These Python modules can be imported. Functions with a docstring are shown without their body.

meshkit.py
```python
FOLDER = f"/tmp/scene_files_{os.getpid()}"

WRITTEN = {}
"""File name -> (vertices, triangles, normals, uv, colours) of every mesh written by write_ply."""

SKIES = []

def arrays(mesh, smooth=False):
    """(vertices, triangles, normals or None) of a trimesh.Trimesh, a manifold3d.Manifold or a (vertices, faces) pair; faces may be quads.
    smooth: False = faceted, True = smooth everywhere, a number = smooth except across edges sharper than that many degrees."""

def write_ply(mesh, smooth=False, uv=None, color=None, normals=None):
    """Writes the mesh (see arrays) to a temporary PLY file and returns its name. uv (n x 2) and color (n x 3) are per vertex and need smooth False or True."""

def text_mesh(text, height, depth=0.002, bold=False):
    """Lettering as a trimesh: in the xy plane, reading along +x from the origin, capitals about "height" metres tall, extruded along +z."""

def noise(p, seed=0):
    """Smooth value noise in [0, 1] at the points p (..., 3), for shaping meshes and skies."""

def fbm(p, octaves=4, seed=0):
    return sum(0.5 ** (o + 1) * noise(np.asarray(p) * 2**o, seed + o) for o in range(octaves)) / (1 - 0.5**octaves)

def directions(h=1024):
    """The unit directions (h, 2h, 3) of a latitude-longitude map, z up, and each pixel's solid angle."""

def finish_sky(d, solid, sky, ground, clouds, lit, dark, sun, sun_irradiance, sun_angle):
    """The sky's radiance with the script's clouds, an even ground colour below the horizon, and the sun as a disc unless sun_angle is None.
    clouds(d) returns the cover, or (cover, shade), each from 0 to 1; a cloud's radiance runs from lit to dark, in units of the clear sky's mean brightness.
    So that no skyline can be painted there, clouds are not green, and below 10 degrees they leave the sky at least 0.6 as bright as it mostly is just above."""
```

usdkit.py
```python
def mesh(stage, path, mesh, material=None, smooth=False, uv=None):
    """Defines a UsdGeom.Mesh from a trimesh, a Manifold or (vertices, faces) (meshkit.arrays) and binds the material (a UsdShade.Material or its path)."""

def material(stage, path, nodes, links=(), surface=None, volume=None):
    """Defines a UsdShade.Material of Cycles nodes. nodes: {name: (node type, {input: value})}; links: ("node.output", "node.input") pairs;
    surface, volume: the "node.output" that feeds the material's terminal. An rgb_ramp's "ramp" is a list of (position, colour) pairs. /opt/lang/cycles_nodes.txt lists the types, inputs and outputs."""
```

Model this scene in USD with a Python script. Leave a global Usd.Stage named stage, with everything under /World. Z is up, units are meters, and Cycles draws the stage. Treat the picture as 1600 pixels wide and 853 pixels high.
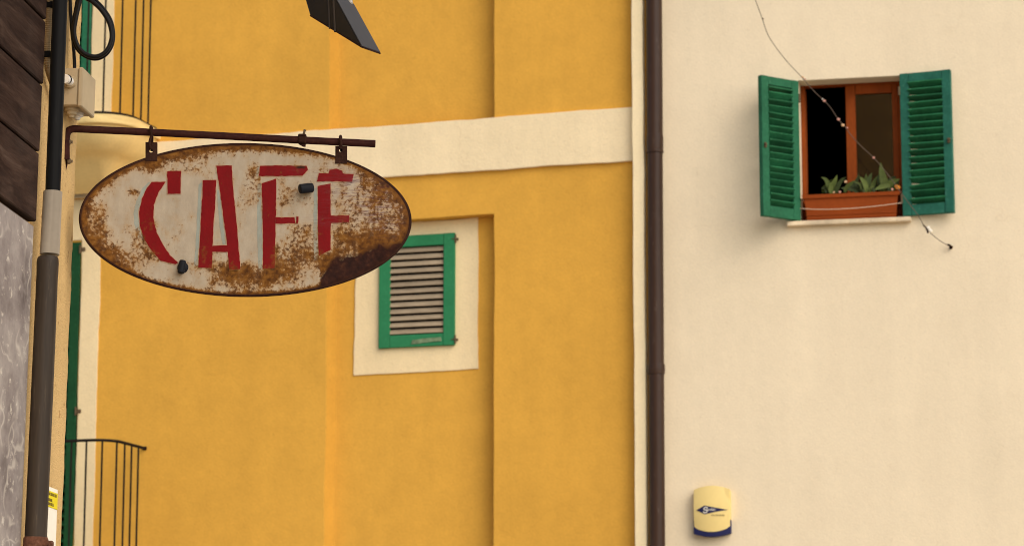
import math, random
import numpy as np, trimesh, manifold3d as m3
from shapely.geometry import Polygon, box as sbox
import usdkit, meshkit
from pxr import Usd, UsdGeom, UsdLux, UsdShade, Gf, Sdf, Vt

random.seed(7)
R = np.random.default_rng(11)
stage = Usd.Stage.CreateInMemory()
UsdGeom.SetStageUpAxis(stage, UsdGeom.Tokens.z)
UsdGeom.SetStageMetersPerUnit(stage, 1.0)
UsdGeom.Xform.Define(stage, '/World')
UsdGeom.Scope.Define(stage, '/World/Looks')

# ------------------------------------------------------------------ camera, sky, sun, exposure
FPX, CX, CY, EYE = 4400.0, 800.0, 426.5, 1.6
PITCH = math.atan(0.1803)
EXPOSURE = 0.44
cam = UsdGeom.Camera.Define(stage, '/World/camera')
cam.AddTranslateOp().Set(Gf.Vec3d(0, 0, EYE))
cam.AddRotateXOp().Set(90 + math.degrees(PITCH))
cam.CreateHorizontalApertureAttr(36.0)
cam.CreateVerticalApertureAttr(36.0 * 545 / 1024)
cam.CreateFocalLengthAttr(36.0 * FPX / 1600)
cam.CreateClippingRangeAttr(Gf.Vec2f(0.1, 500))
cam.CreateFStopAttr(11.0)
cam.CreateFocusDistanceAttr(7.75)
cam.CreateExposureAttr(EXPOSURE)

SUN = np.array([0.51, -0.57, 0.68]); SUN /= np.linalg.norm(SUN)      # direction towards the light
SKY_STRENGTH, SUN_INT, SUN_ANGLE = 0.105, 0.37, 85.0
sky = UsdLux.DomeLight.Define(stage, '/World/sky')
skym = usdkit.material(stage, '/World/Looks/sky', {
    't': ('sky_texture', {'sky_type': 'single_scattering', 'sun_disc': False, 'sun_elevation': math.asin(SUN[2]),
                          'sun_rotation': math.atan2(SUN[0], SUN[1]), 'altitude': 50.0, 'aerosol_density': 2.0}),
    'b': ('background_shader', {'strength': SKY_STRENGTH})}, [('t.color', 'b.color')], surface='b.background')
UsdShade.MaterialBindingAPI.Apply(sky.GetPrim()).Bind(skym)
sky.GetPrim().SetCustomDataByKey('kind', 'structure')
sun = UsdLux.DistantLight.Define(stage, '/World/sun')
sun.CreateNormalizeAttr(True); sun.CreateIntensityAttr(SUN_INT); sun.CreateAngleAttr(SUN_ANGLE)
sun.CreateColorAttr(Gf.Vec3f(1.0, 0.9, 0.76))
sun.AddTransformOp().Set(Gf.Matrix4d().SetRotate(Gf.Rotation(Gf.Vec3d(0, 0, -1), Gf.Vec3d(*(-SUN).tolist()))))

# ------------------------------------------------------------------ geometry of the view: turning points of the photograph into places
CT, ST = math.cos(PITCH), math.sin(PITCH)
FWD, UPV = np.array([0, CT, ST]), np.array([0, -ST, CT])
E = np.array([0, 0, EYE])
def ray(px, py):
    return FWD + np.array([1.0, 0, 0]) * (px - CX) / FPX + UPV * (CY - py) / FPX
def at(px, py, Y):
    d = ray(px, py); return E + d * (Y / d[1])
def hit(px, py, p, n):
    d = ray(px, py); return E + d * (np.dot(p - E, n) / np.dot(d, n))

class Frame:
    """x along a wall to the right, y into the wall, z up."""
    def __init__(s, o, ang, lean=0.0):
        s.o, s.a = np.array([o[0], o[1], 0.0]), ang
        c, n = math.cos(ang), math.sin(ang)
        s.M = np.array([[c, -n, 0], [n, c, 0], [0, 0, 1.0]])
        if lean:                                # the wall leans out over the street, turning about its foot
            l = math.atan(lean)
            s.M = s.M @ np.array([[1, 0, 0], [0, math.cos(l), -math.sin(l)], [0, math.sin(l), math.cos(l)]])
            s.o = np.asarray(o, float) - s.M @ [0, 0, o[2]]
    def px(s, px, py, y=0.0):
        """local (x, y, z) where the sight line meets the plane at depth y"""
        n = s.M[:, 1]; P = s.o + n * y
        return s.M.T @ (hit(px, py, P, n) - s.o)
    def loc(s, w): return s.M.T @ (np.asarray(w) - s.o)
    def w(s, l): return s.M @ np.asarray(l) + s.o

WORLD = Frame((0, 0), 0.0)
cor = at(1015, 426, 19.0)
YF = Frame(cor, -math.radians(17.1))      # yellow facade
KF = Frame(cor, -math.radians(11.8))      # cream facade
ncor = at(114.5, 400, 7.67)
LF = Frame(ncor, math.radians(84.2), .010)      # near wall on the left; x runs away from the viewer, x = 0 at its corner

# ------------------------------------------------------------------ names, things, parts
used = {}
def numbered(parent, name):
    k = (parent, name); n = used.get(k, 0); used[k] = n + 1
    return name if n == 0 else f'{name}_{n:03d}'
class Thing:
    def __init__(s, path, fr, base): s.path, s.fr, s.base = path, fr, np.asarray(base, float)
def thing(name, label, cat, fr=WORLD, base=(0, 0, 0), group=None):
    p = '/World/' + numbered('/World', name)
    x = UsdGeom.Xform.Define(stage, p)
    t = fr.w(base)
    m4 = np.eye(4); m4[:3, :3] = fr.M.T; m4[3, :3] = t
    x.AddTransformOp().Set(Gf.Matrix4d(*m4.ravel().tolist()))
    o = x.GetPrim(); o.SetCustomDataByKey('label', label); o.SetCustomDataByKey('category', cat)
    if group: o.SetCustomDataByKey('group', group)
    return Thing(p, fr, base)
def obj(name, mesh, mat, parent, smooth=False, label=None, prim=None):
    """one Mesh prim under a thing or a part; the mesh is given in the thing's frame"""
    p = parent.path + '/' + numbered(parent.path, name)
    v, f, n = meshkit.arrays(mesh, smooth)
    g = usdkit.mesh(stage, p, (v - parent.base, f), M[mat] if isinstance(mat, str) else mat)
    if n is not None:
        g.CreateNormalsAttr(Vt.Vec3fArray.FromNumpy(n.astype(np.float32))); g.SetNormalsInterpolation('vertex')
    for k, a in (prim or {}).items():
        UsdGeom.PrimvarsAPI(g).CreatePrimvar(k, Sdf.ValueTypeNames.FloatArray, 'vertex').Set(Vt.FloatArray.FromNumpy(np.asarray(a, np.float32)))
    if label: g.GetPrim().SetCustomDataByKey('label', label)
    return Thing(p, parent.fr, parent.base)
def kind(t, k): stage.GetPrimAtPath(t.path).SetCustomDataByKey('kind', k)

# ------------------------------------------------------------------ shapes
def box(x0, x1, y0, y1, z0, z1, ch=0.0):
    lo, hi = np.minimum([x0, y0, z0], [x1, y1, z1]), np.maximum([x0, y0, z0], [x1, y1, z1])
    if ch <= 0:
        b = trimesh.creation.box(extents=hi - lo); b.apply_translation((lo + hi) / 2); return b
    pts = []
    for sx in (0, 1):
        for sy in (0, 1):
            for sz in (0, 1):
                c = np.where([sx, sy, sz], hi, lo); d = np.where([sx, sy, sz], -1, 1) * ch
                for k in range(3):
                    q = c + d; q[k] = c[k]; pts.append(q)
    return trimesh.convex.convex_hull(np.array(pts))
def hull(pts): return trimesh.convex.convex_hull(np.asarray(pts, float))
def join(*ms):
    ms = [m for g in ms for m in (g if isinstance(g, (list, tuple)) else [g])]
    return trimesh.util.concatenate(ms)
def man(tm):
    return m3.Manifold(m3.Mesh(np.asarray(tm.vertices, np.float32), np.asarray(tm.faces, np.uint32)))
def mbox(x0, x1, y0, y1, z0, z1):
    return m3.Manifold.cube([x1 - x0, y1 - y0, z1 - z0]).translate([x0, y0, z0])
def totm(m):
    q = m.to_mesh(); return trimesh.Trimesh(np.array(q.vert_properties[:, :3]), np.array(q.tri_verts), process=False)
def spline(pts, n=8):
    p = np.asarray(pts, float); P = np.vstack([2 * p[0] - p[1], p, 2 * p[-1] - p[-2]]); out = []
    for i in range(1, len(P) - 2):
        for t in np.linspace(0, 1, n, endpoint=False):
            a, b, c, d = P[i - 1:i + 3]
            out.append(.5 * ((2 * b) + (-a + c) * t + (2 * a - 5 * b + 4 * c - d) * t * t + (-a + 3 * b - 3 * c + d) * t ** 3))
    out.append(p[-1]); return np.array(out)
def tube(pts, r, sides=10, caps=True):
    p = np.asarray(pts, float); n = len(p); rr = np.full(n, r) if np.ndim(r) == 0 else np.asarray(r, float)
    T = np.gradient(p, axis=0); T /= np.linalg.norm(T, axis=1, keepdims=True)
    u = np.cross(T[0], [0.31, 0.2, 0.93]); u /= np.linalg.norm(u); V = []
    for i in range(n):
        u = u - T[i] * np.dot(u, T[i]); u /= np.linalg.norm(u); w = np.cross(T[i], u)
        a = np.linspace(0, 2 * np.pi, sides, endpoint=False)
        V.append(p[i] + rr[i] * (np.cos(a)[:, None] * u + np.sin(a)[:, None] * w))
    V = np.vstack(V); F = []
    for i in range(n - 1):
        for k in range(sides):
            a, b = i * sides + k, i * sides + (k + 1) % sides
            F += [[a, b, b + sides], [a, b + sides, a + sides]]
    if caps:
        V = np.vstack([V, p[0], p[-1]]); c0, c1 = len(V) - 2, len(V) - 1
        for k in range(sides):
            F += [[c0, (k + 1) % sides, k], [c1, (n - 1) * sides + k, (n - 1) * sides + (k + 1) % sides]]
    return trimesh.Trimesh(V, F, process=False)
def rod(a, b, r, sides=12): return tube([a, (np.asarray(a) + np.asarray(b)) / 2, b], r, sides)
def slab_poly(poly, place, d0, d1):
    """a polygon in the plane, extruded from depth d0 to d1; place(x, z, d) gives the point"""
    e = trimesh.creation.extrude_polygon(poly, 1.0)
    v = e.vertices; d = d0 + (d1 - d0) * v[:, 2]
    e.vertices = np.array([place(a, b, c) for (a, b, _), c in zip(v, d)])
    e.fix_normals(); return e
XZ = lambda x, z, d: (x, d, z)
def wobbly(corners, amp, seed, step=0.04):
    """a polygon with hand-made, slightly uneven edges"""
    p = Polygon(corners).segmentize(step); q = np.array(p.exterior.coords)[:-1]
    k = np.column_stack([q * 4.0, np.full(len(q), seed * 3.7)]); k2 = np.column_stack([q * 17.0, np.full(len(q), seed * 1.3)])
    d = np.column_stack([meshkit.noise(k, 1) + .5 * meshkit.noise(k2, 3) - .75, meshkit.noise(k, 2) + .5 * meshkit.noise(k2, 4) - .75])
    return Polygon(q + amp * d)

# ------------------------------------------------------------------ materials
M = {}
def mat(name, nodes, links, surface='p.BSDF'):
    M[name] = usdkit.material(stage, '/World/Looks/' + name, nodes, links, surface=surface); return M[name]
def plaster(name, col, mott=0.10, bump=0.35, rough=0.92, grain=70.0, streak=0.06, specks=0.0, crack=0.10, bev=0.012, stain=(0.5, 0.38, 0.25)):
    c = np.array(col)
    nodes = {
        'g': ('geometry', {}),
        'big': ('noise_texture', {'scale': 0.9, 'detail': 5.0, 'roughness': 0.6}),
        'mid': ('noise_texture', {'scale': 6.0, 'detail': 6.0, 'roughness': 0.65}),
        'str': ('mapping', {'scale': (5.0, 5.0, 0.5)}),
        'sn': ('noise_texture', {'scale': 1.0, 'detail': 4.0, 'roughness': 0.6}),
        'fine': ('noise_texture', {'scale': grain, 'detail': 3.0, 'roughness': 0.6}),
        'tro': ('noise_texture', {'scale': 9.0, 'detail': 3.0, 'roughness': 0.5, 'distortion': 0.6}),
        'm1': ('map_range', {'from_min': 0.25, 'from_max': 0.75, 'to_min': 1 - mott, 'to_max': 1 + mott}),
        'm2': ('map_range', {'from_min': 0.25, 'from_max': 0.75, 'to_min': 1 - mott * .7, 'to_max': 1 + mott * .7}),
        'm3': ('map_range', {'from_min': 0.3, 'from_max': 0.7, 'to_min': 1 - streak, 'to_max': 1 + streak}),
        'm4': ('map_range', {'from_min': 0.2, 'from_max': 0.8, 'to_min': 0.94, 'to_max': 1.06}),
        'a': ('math', {'math_type': 'multiply'}), 'b': ('math', {'math_type': 'multiply'}), 'c': ('math', {'math_type': 'multiply'}),
        'rgb': ('vector_math', {'math_type': 'scale', 'vector1': tuple(c)}),
        'vor': ('noise_texture', {'scale': 38.0, 'detail': 2.0}),
        'sp': ('map_range', {'from_min': 0.66, 'from_max': 0.74, 'to_min': 0.0, 'to_max': specks, 'clamp': True}),
        'cd': ('noise_texture', {'scale': 2.2, 'detail': 4.0}), 'cv': ('vector_math', {'math_type': 'multiply_add', 'vector2': (.5, .5, .5)}),
        'cr': ('voronoi_texture', {'feature': 'distance_to_edge', 'scale': .85}), 'cm': ('map_range', {'from_min': .0010, 'from_max': .0042, 'to_min': crack, 'to_max': 0.0, 'clamp': True}),
        'ck': ('noise_texture', {'scale': 1.3, 'detail': 2.0}), 'cq': ('map_range', {'from_min': .50, 'from_max': .60, 'to_min': 0.0, 'to_max': 1.0, 'clamp': True}), 'cx': ('math', {'math_type': 'multiply'}), 'cy': ('math', {'math_type': 'maximum'}),
        'mx': ('mix', {'color2': tuple(c * np.array(stain))}),
        'h1': ('math', {'math_type': 'multiply', 'value2': 0.30}),
        'h': ('math', {'math_type': 'multiply_add', 'value2': 0.45}),
        'bev': ('bevel', {'radius': bev, 'samples': 4}),
        'bmp': ('bump', {'strength': bump, 'distance': 0.02}),
        'p': ('principled_bsdf', {'roughness': rough, 'specular_ior_level': 0.12}),
    }
    L = [('g.position', n + '.vector') for n in ('big', 'mid', 'str', 'fine', 'tro', 'vor')] + [
        ('str.vector', 'sn.vector'), ('big.fac', 'm1.value'), ('mid.fac', 'm2.value'), ('sn.fac', 'm3.value'), ('fine.fac', 'm4.value'),
        ('m1.result', 'a.value1'), ('m2.result', 'a.value2'), ('a.value', 'b.value1'), ('m3.result', 'b.value2'),
        ('b.value', 'c.value1'), ('m4.result', 'c.value2'), ('c.value', 'rgb.scale'), ('vor.fac', 'sp.value'),
        ('rgb.vector', 'mx.color1'), ('g.position', 'cd.vector'), ('cd.color', 'cv.vector1'), ('g.position', 'cv.vector3'), ('cv.vector', 'cr.vector'), ('cr.distance', 'cm.value'), ('g.position', 'ck.vector'), ('ck.fac', 'cq.value'), ('cm.result', 'cx.value1'), ('cq.result', 'cx.value2'), ('cx.value', 'cy.value1'), ('sp.result', 'cy.value2'), ('cy.value', 'mx.fac'), ('mx.color', 'p.base_color'),
        ('fine.fac', 'h1.value1'), ('tro.fac', 'h.value1'), ('h1.value', 'h.value3'),
        ('h.value', 'bmp.height'), ('bev.bevel', 'bmp.normal'), ('bmp.normal', 'p.normal')]
    return mat(name, nodes, L)
def paint(name, col, rough=0.5, var=0.12, wear=0.0, wearcol=(0.3, 0.25, 0.18), bump=0.15, scale=25.0, metallic=0.0, coord='position', sc=(1, 1, 1), rnd=0.0, spec=0.09, bev=0.002):
    c = np.array(col)
    nodes = {
        'g': ('geometry', {}), 'mp': ('mapping', {'scale': tuple(map(float, sc))}), 'oi': ('object_info', {}),
        'n1': ('noise_texture', {'scale': scale * .25, 'detail': 5.0, 'roughness': .6}),
        'n2': ('noise_texture', {'scale': scale * 2.0, 'detail': 4.0, 'roughness': .65}),
        'm1': ('map_range', {'from_min': .25, 'from_max': .75, 'to_min': 1 - var, 'to_max': 1 + var}),
        'm2': ('map_range', {'from_min': .25, 'from_max': .75, 'to_min': 1 - var * .6, 'to_max': 1 + var * .6}),
        'mr': ('map_range', {'from_min': 0.0, 'from_max': 1.0, 'to_min': 1 - rnd, 'to_max': 1 + rnd}),
        'a': ('math', {'math_type': 'multiply'}), 'b': ('math', {'math_type': 'multiply'}),
        'rgb': ('vector_math', {'math_type': 'scale', 'vector1': tuple(c)}),
        'w': ('map_range', {'from_min': .62, 'from_max': .70, 'to_min': 0.0, 'to_max': wear, 'clamp': True}),
        'mx': ('mix', {'color2': wearcol}),
        'bev': ('bevel', {'radius': bev, 'samples': 4}),
        'bmp': ('bump', {'strength': bump, 'distance': .004}),
        'p': ('principled_bsdf', {'roughness': rough, 'metallic': metallic, 'specular_ior_level': spec}),
    }
    L = [('g.position', 'mp.vector'), ('mp.vector', 'n1.vector'), ('mp.vector', 'n2.vector'), ('n1.fac', 'm1.value'), ('n2.fac', 'm2.value'),
         ('oi.random', 'mr.value'), ('m1.result', 'a.value1'), ('m2.result', 'a.value2'), ('a.value', 'b.value1'), ('mr.result', 'b.value2'),
         ('b.value', 'rgb.scale'), ('n2.fac', 'w.value'), ('rgb.vector', 'mx.color1'), ('w.result', 'mx.fac'), ('mx.color', 'p.base_color'),
         ('n2.fac', 'bmp.height'), ('bev.bevel', 'bmp.normal'), ('bmp.normal', 'p.normal')]
    return mat(name, nodes, L)

plaster('yellow_plaster', (0.685, 0.362, 0.055), mott=0.09, bump=0.24, streak=0.035, grain=60, specks=0.12)
plaster('strip_paint', (0.93, 0.77, 0.47), mott=0.04, bump=0.25, streak=0.04, specks=0.1)
plaster('balcony_paint', (0.80, 0.60, 0.255), mott=0.06, bump=0.25, streak=0.04, specks=0.1)
plaster('cream_paint', (0.85, 0.675, 0.385), mott=0.05, bump=0.3, streak=0.05, specks=0.15)
plaster('band_paint', (0.86, 0.70, 0.43), mott=0.05, bump=0.3, streak=0.05, specks=0.2)
plaster('cream_plaster', (0.76, 0.643, 0.445), mott=0.035, bump=0.2, streak=0.03, grain=80, specks=0.10)
plaster('rough_plaster', (0.63, 0.41, 0.165), mott=0.10, bump=0.9, grain=160, specks=0.7, bev=0.008, stain=(.45, .33, .25))
plaster('sill_stone', (0.62, 0.50, 0.33), mott=0.2, bump=0.4, streak=0.2, specks=0.6)
plaster('ground_stone', (0.38, 0.33, 0.27), mott=0.15, bump=0.4, streak=0.0)
plaster('roof_tile', (0.40, 0.20, 0.11), mott=0.2, bump=0.4)
paint('green_paint', (0.026, 0.150, 0.072), rough=.5, var=.24, wear=.55, wearcol=(.08, .20, .13), rnd=.10, scale=30)
paint('teal_paint', (0.024, 0.128, 0.085), rough=.5, var=.24, wear=.55, wearcol=(.08, .19, .14), rnd=.10, scale=30)
paint('slat_green', (0.020, 0.125, 0.052), rough=.5, var=.28, wear=.5, wearcol=(.09, .2, .11), rnd=.25, scale=30)
paint('dark_green_paint', (0.014, 0.068, 0.024), rough=.5, var=.18, wear=.25, wearcol=(.06, .17, .09), rnd=.12)
paint('bright_green_paint', (0.030, 0.195, 0.078), rough=.5, var=.10, wear=.2, wearcol=(.10, .33, .2), rnd=.05)
paint('bare_wood_slat', (0.33, 0.255, 0.165), rough=.8, var=.22, wear=.4, wearcol=(.22, .17, .11), rnd=.14, sc=(1, 1, 6))
paint('scraped_patch', (0.16, 0.22, 0.12), rough=.8, var=.5, wear=.8, wearcol=(.30, .27, .18), scale=60)
paint('brown_window_wood', (0.25, 0.052, 0.008), rough=.45, var=.22, wear=.2, wearcol=(.15, .05, .02), sc=(3, 3, .5))
paint('iron', (0.018, 0.015, 0.012), rough=.7, var=.3, wear=.35, wearcol=(.06, .035, .02))
paint('dull_iron', (0.13, 0.09, 0.05), rough=.6, var=.3, wear=.5, wearcol=(.18, .14, .09), scale=60)
paint('downpipe_brown', (0.044, 0.0225, 0.0135), rough=.36, var=.14, spec=.2, wear=.25, wearcol=(.13, .10, .08), scale=18, sc=(1, 1, .25))
paint('black_plastic', (0.007, 0.0065, 0.006), rough=.5, var=.25, wear=.15, wearcol=(.03, .03, .03), scale=30, sc=(1, 1, .2))
paint('cable_black', (0.006, 0.005, 0.0045), rough=.35, var=.2, spec=.12)
paint('grey_sleeve', (0.30, 0.25, 0.185), rough=.5, var=.08, wear=.1, wearcol=(.3, .26, .2))
paint('old_pipe', (0.036, 0.0245, 0.015), rough=.5, var=.32, wear=.5, wearcol=(.10, .070, .042), scale=40, sc=(1, 1, .10), spec=.2)
paint('rusty_joint', (0.13, 0.055, 0.030), rough=.8, var=.5, wear=.6, wearcol=(.30, .22, .17), scale=60)
paint('conduit', (0.36, 0.25, 0.13), rough=.6, var=.15)
paint('box_plastic', (0.37, 0.285, 0.17), rough=.5, var=.06, wear=.15, wearcol=(.42, .35, .25), scale=20)
paint('white_plastic', (0.70, 0.66, 0.58), rough=.4, var=.05)
paint('rusty_bar', (0.036, 0.011, 0.008), rough=.7, var=.35, wear=.55, wearcol=(.075, .024, .012), scale=60, bump=.4)
paint('dark_rust', (0.030, 0.012, 0.007), rough=.8, var=.4, wear=.4, wearcol=(.07, .03, .014), scale=80, bump=.4)
paint('rubber', (0.012, 0.013, 0.016), rough=.5, var=.2)
paint('lamp_black', (0.006, 0.005, 0.004), rough=.3, var=.2, spec=.15)
paint('lamp_grey', (0.052, 0.050, 0.050), rough=.6, var=.06, spec=.2)
paint('lamp_strip', (0.035, 0.027, 0.02), rough=.3, var=.1)
paint('steel', (0.45, 0.42, 0.38), rough=.4, var=.1, metallic=.6)
paint('terracotta_plastic', (0.26, 0.052, 0.009), rough=.5, var=.10, wear=.15, wearcol=(.23, .08, .03), scale=20)
paint('soil', (0.03, 0.02, 0.013), rough=.95, var=.4)
paint('leaf', (0.088, 0.115, 0.030), rough=.5, var=.3, wear=.3, wearcol=(.17, .16, .05), rnd=.35, scale=60)
paint('dark_leaf', (0.045, 0.062, 0.022), rough=.5, var=.3, rnd=.3, scale=60)
paint('orange_petal', (0.55, 0.20, 0.03), rough=.6, var=.2)
paint('pale_petal', (0.62, 0.40, 0.22), rough=.6, var=.1)
paint('wire', (0.13, 0.095, 0.07), rough=.6, var=.1)
paint('knot_pink', (0.62, 0.32, 0.25), rough=.6, var=.2)
paint('cord', (0.62, 0.47, 0.33), rough=.8, var=.1)
paint('porcelain', (0.78, 0.73, 0.60), rough=.3, var=.08)
paint('alarm_cream', (0.78, 0.60, 0.235), rough=.4, var=.03, wear=.08, wearcol=(.66, .5, .22))
paint('alarm_navy', (0.020, 0.022, 0.075), rough=.4, var=.08)
paint('print_white', (0.72, 0.68, 0.58), rough=.5, var=.03)
paint('print_grey', (0.20, 0.15, 0.07), rough=.6, var=.03)
paint('poster_white', (0.80, 0.73, 0.58), rough=.6, var=.03)
paint('poster_yellow', (0.70, 0.55, 0.015), rough=.6, var=.03)
paint('poster_green', (0.03, 0.20, 0.10), rough=.6, var=.05)
paint('print_dark', (0.16, 0.11, 0.02), rough=.6, var=.05)
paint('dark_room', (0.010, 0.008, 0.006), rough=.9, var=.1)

# wooden boards: grain along the wall, weathered
mat('old_plank', {
    'g': ('geometry', {}), 'oi': ('object_info', {}), 'mp': ('mapping', {'scale': (20.0, 2.2, 20.0)}), 'mq': ('mapping', {'scale': (90.0, 4.0, 90.0)}),
    'n': ('noise_texture', {'scale': 1.0, 'detail': 6.0, 'roughness': .65, 'distortion': .8}),
    'n2': ('noise_texture', {'scale': 1.0, 'detail': 4.0, 'roughness': .6}),
    'n3': ('noise_texture', {'scale': 3.0, 'detail': 4.0}),
    'r': ('rgb_ramp', {'ramp': [(.22, (.008, .004, .003)), (.45, (.022, .011, .007)), (.6, (.042, .023, .015)), (.78, (.085, .054, .037))]}),
    'mr': ('map_range', {'to_min': .5, 'to_max': 1.15}), 'sc': ('vector_math', {'math_type': 'scale'}),
    'dust': ('map_range', {'from_min': .5, 'from_max': .75, 'to_min': 0.0, 'to_max': .35, 'clamp': True}), 'mx': ('mix', {'color2': (.085, .06, .045)}),
    'b': ('bump', {'strength': .7, 'distance': .004}), 'p': ('principled_bsdf', {'roughness': .8, 'specular_ior_level': .06})},
    [('g.position', 'mp.vector'), ('g.position', 'mq.vector'), ('g.position', 'n3.vector'), ('mp.vector', 'n.vector'), ('mq.vector', 'n2.vector'), ('n.fac', 'r.fac'),
     ('oi.random', 'mr.value'), ('mr.result', 'sc.scale'), ('r.color', 'sc.vector1'), ('n3.fac', 'dust.value'), ('dust.result', 'mx.fac'), ('sc.vector', 'mx.color1'), ('mx.color', 'p.base_color'), ('n2.fac', 'b.height'), ('b.normal', 'p.normal')])
# grey-violet stone slab with white veins
mat('veined_stone', {
    'g': ('geometry', {}), 'mp': ('mapping', {'scale': (1.0, 0.5, 0.6), 'rotation': (0.45, 0, 0)}),
    'v': ('noise_texture', {'scale': 4.5, 'detail': 3.0, 'roughness': .55, 'distortion': .05}), 'v2': ('noise_texture', {'scale': 10.0, 'detail': 2.0, 'roughness': .5, 'distortion': .2}),
    'n': ('noise_texture', {'scale': 6.0, 'detail': 8.0, 'roughness': .7}), 'k': ('noise_texture', {'scale': 8.0, 'detail': 3.0}), 'f': ('noise_texture', {'scale': 55.0, 'detail': 5.0, 'roughness': .7}),
    'r': ('rgb_ramp', {'ramp': [(.30, (.11, .086, .074)), (.44, (.205, .168, .145)), (.56, (.275, .232, .20)), (.72, (.37, .32, .265))]}),
    's1': ('math', {'math_type': 'subtract', 'value2': .5}), 'a1': ('math', {'math_type': 'absolute'}), 'w1': ('map_range', {'from_min': .001, 'from_max': .010, 'to_min': .42, 'to_max': 0.0, 'clamp': True}),
    's2': ('math', {'math_type': 'subtract', 'value2': .5}), 'a2': ('math', {'math_type': 'absolute'}), 'w2': ('map_range', {'from_min': .002, 'from_max': .022, 'to_min': .4, 'to_max': 0.0, 'clamp': True}),
    'km': ('map_range', {'from_min': .46, 'from_max': .58, 'to_min': 0.05, 'to_max': 1.0, 'clamp': True}), 'm2': ('math', {'math_type': 'maximum'}), 'mk': ('math', {'math_type': 'multiply'}),
    'fm': ('map_range', {'from_min': .58, 'from_max': .68, 'to_min': 0.0, 'to_max': .6, 'clamp': True}), 'm3': ('math', {'math_type': 'maximum'}),
    'mx': ('mix', {'color2': (.66, .58, .46)}), 'b': ('bump', {'strength': .3, 'distance': .004}), 'p': ('principled_bsdf', {'roughness': .7, 'specular_ior_level': .1})},
    [('g.position', 'mp.vector'), ('mp.vector', 'v.vector'), ('mp.vector', 'v2.vector'), ('g.position', 'n.vector'), ('g.position', 'k.vector'), ('mp.vector', 'f.vector'), ('n.fac', 'r.fac'),
     ('v.fac', 's1.value1'), ('s1.value', 'a1.value1'), ('a1.value', 'w1.value'), ('v2.fac', 's2.value1'), ('s2.value', 'a2.value1'), ('a2.value', 'w2.value'),
     ('k.fac', 'km.value'), ('w1.result', 'm2.value1'), ('w2.result', 'm2.value2'), ('m2.value', 'mk.value1'), ('km.result', 'mk.value2'),
     ('f.fac', 'fm.value'), ('mk.value', 'm3.value1'), ('fm.result', 'm3.value2'), ('m3.value', 'mx.fac'), ('r.color', 'mx.color1'), ('mx.color', 'p.base_color'), ('n.fac', 'b.height'), ('b.normal', 'p.normal')])
# window glass
mat('window_glass', {'t': ('transparent_bsdf', {'color': (.75, .72, .66)}), 'g': ('glossy_bsdf', {'roughness': .02, 'color': (.62, .55, .48)}), 'f': ('fresnel', {'IOR': 1.5}), 'm': ('mix_closure', {})},
    [('f.fac', 'm.fac'), ('t.BSDF', 'm.closure1'), ('g.BSDF', 'm.closure2')], surface='m.closure')
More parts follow.
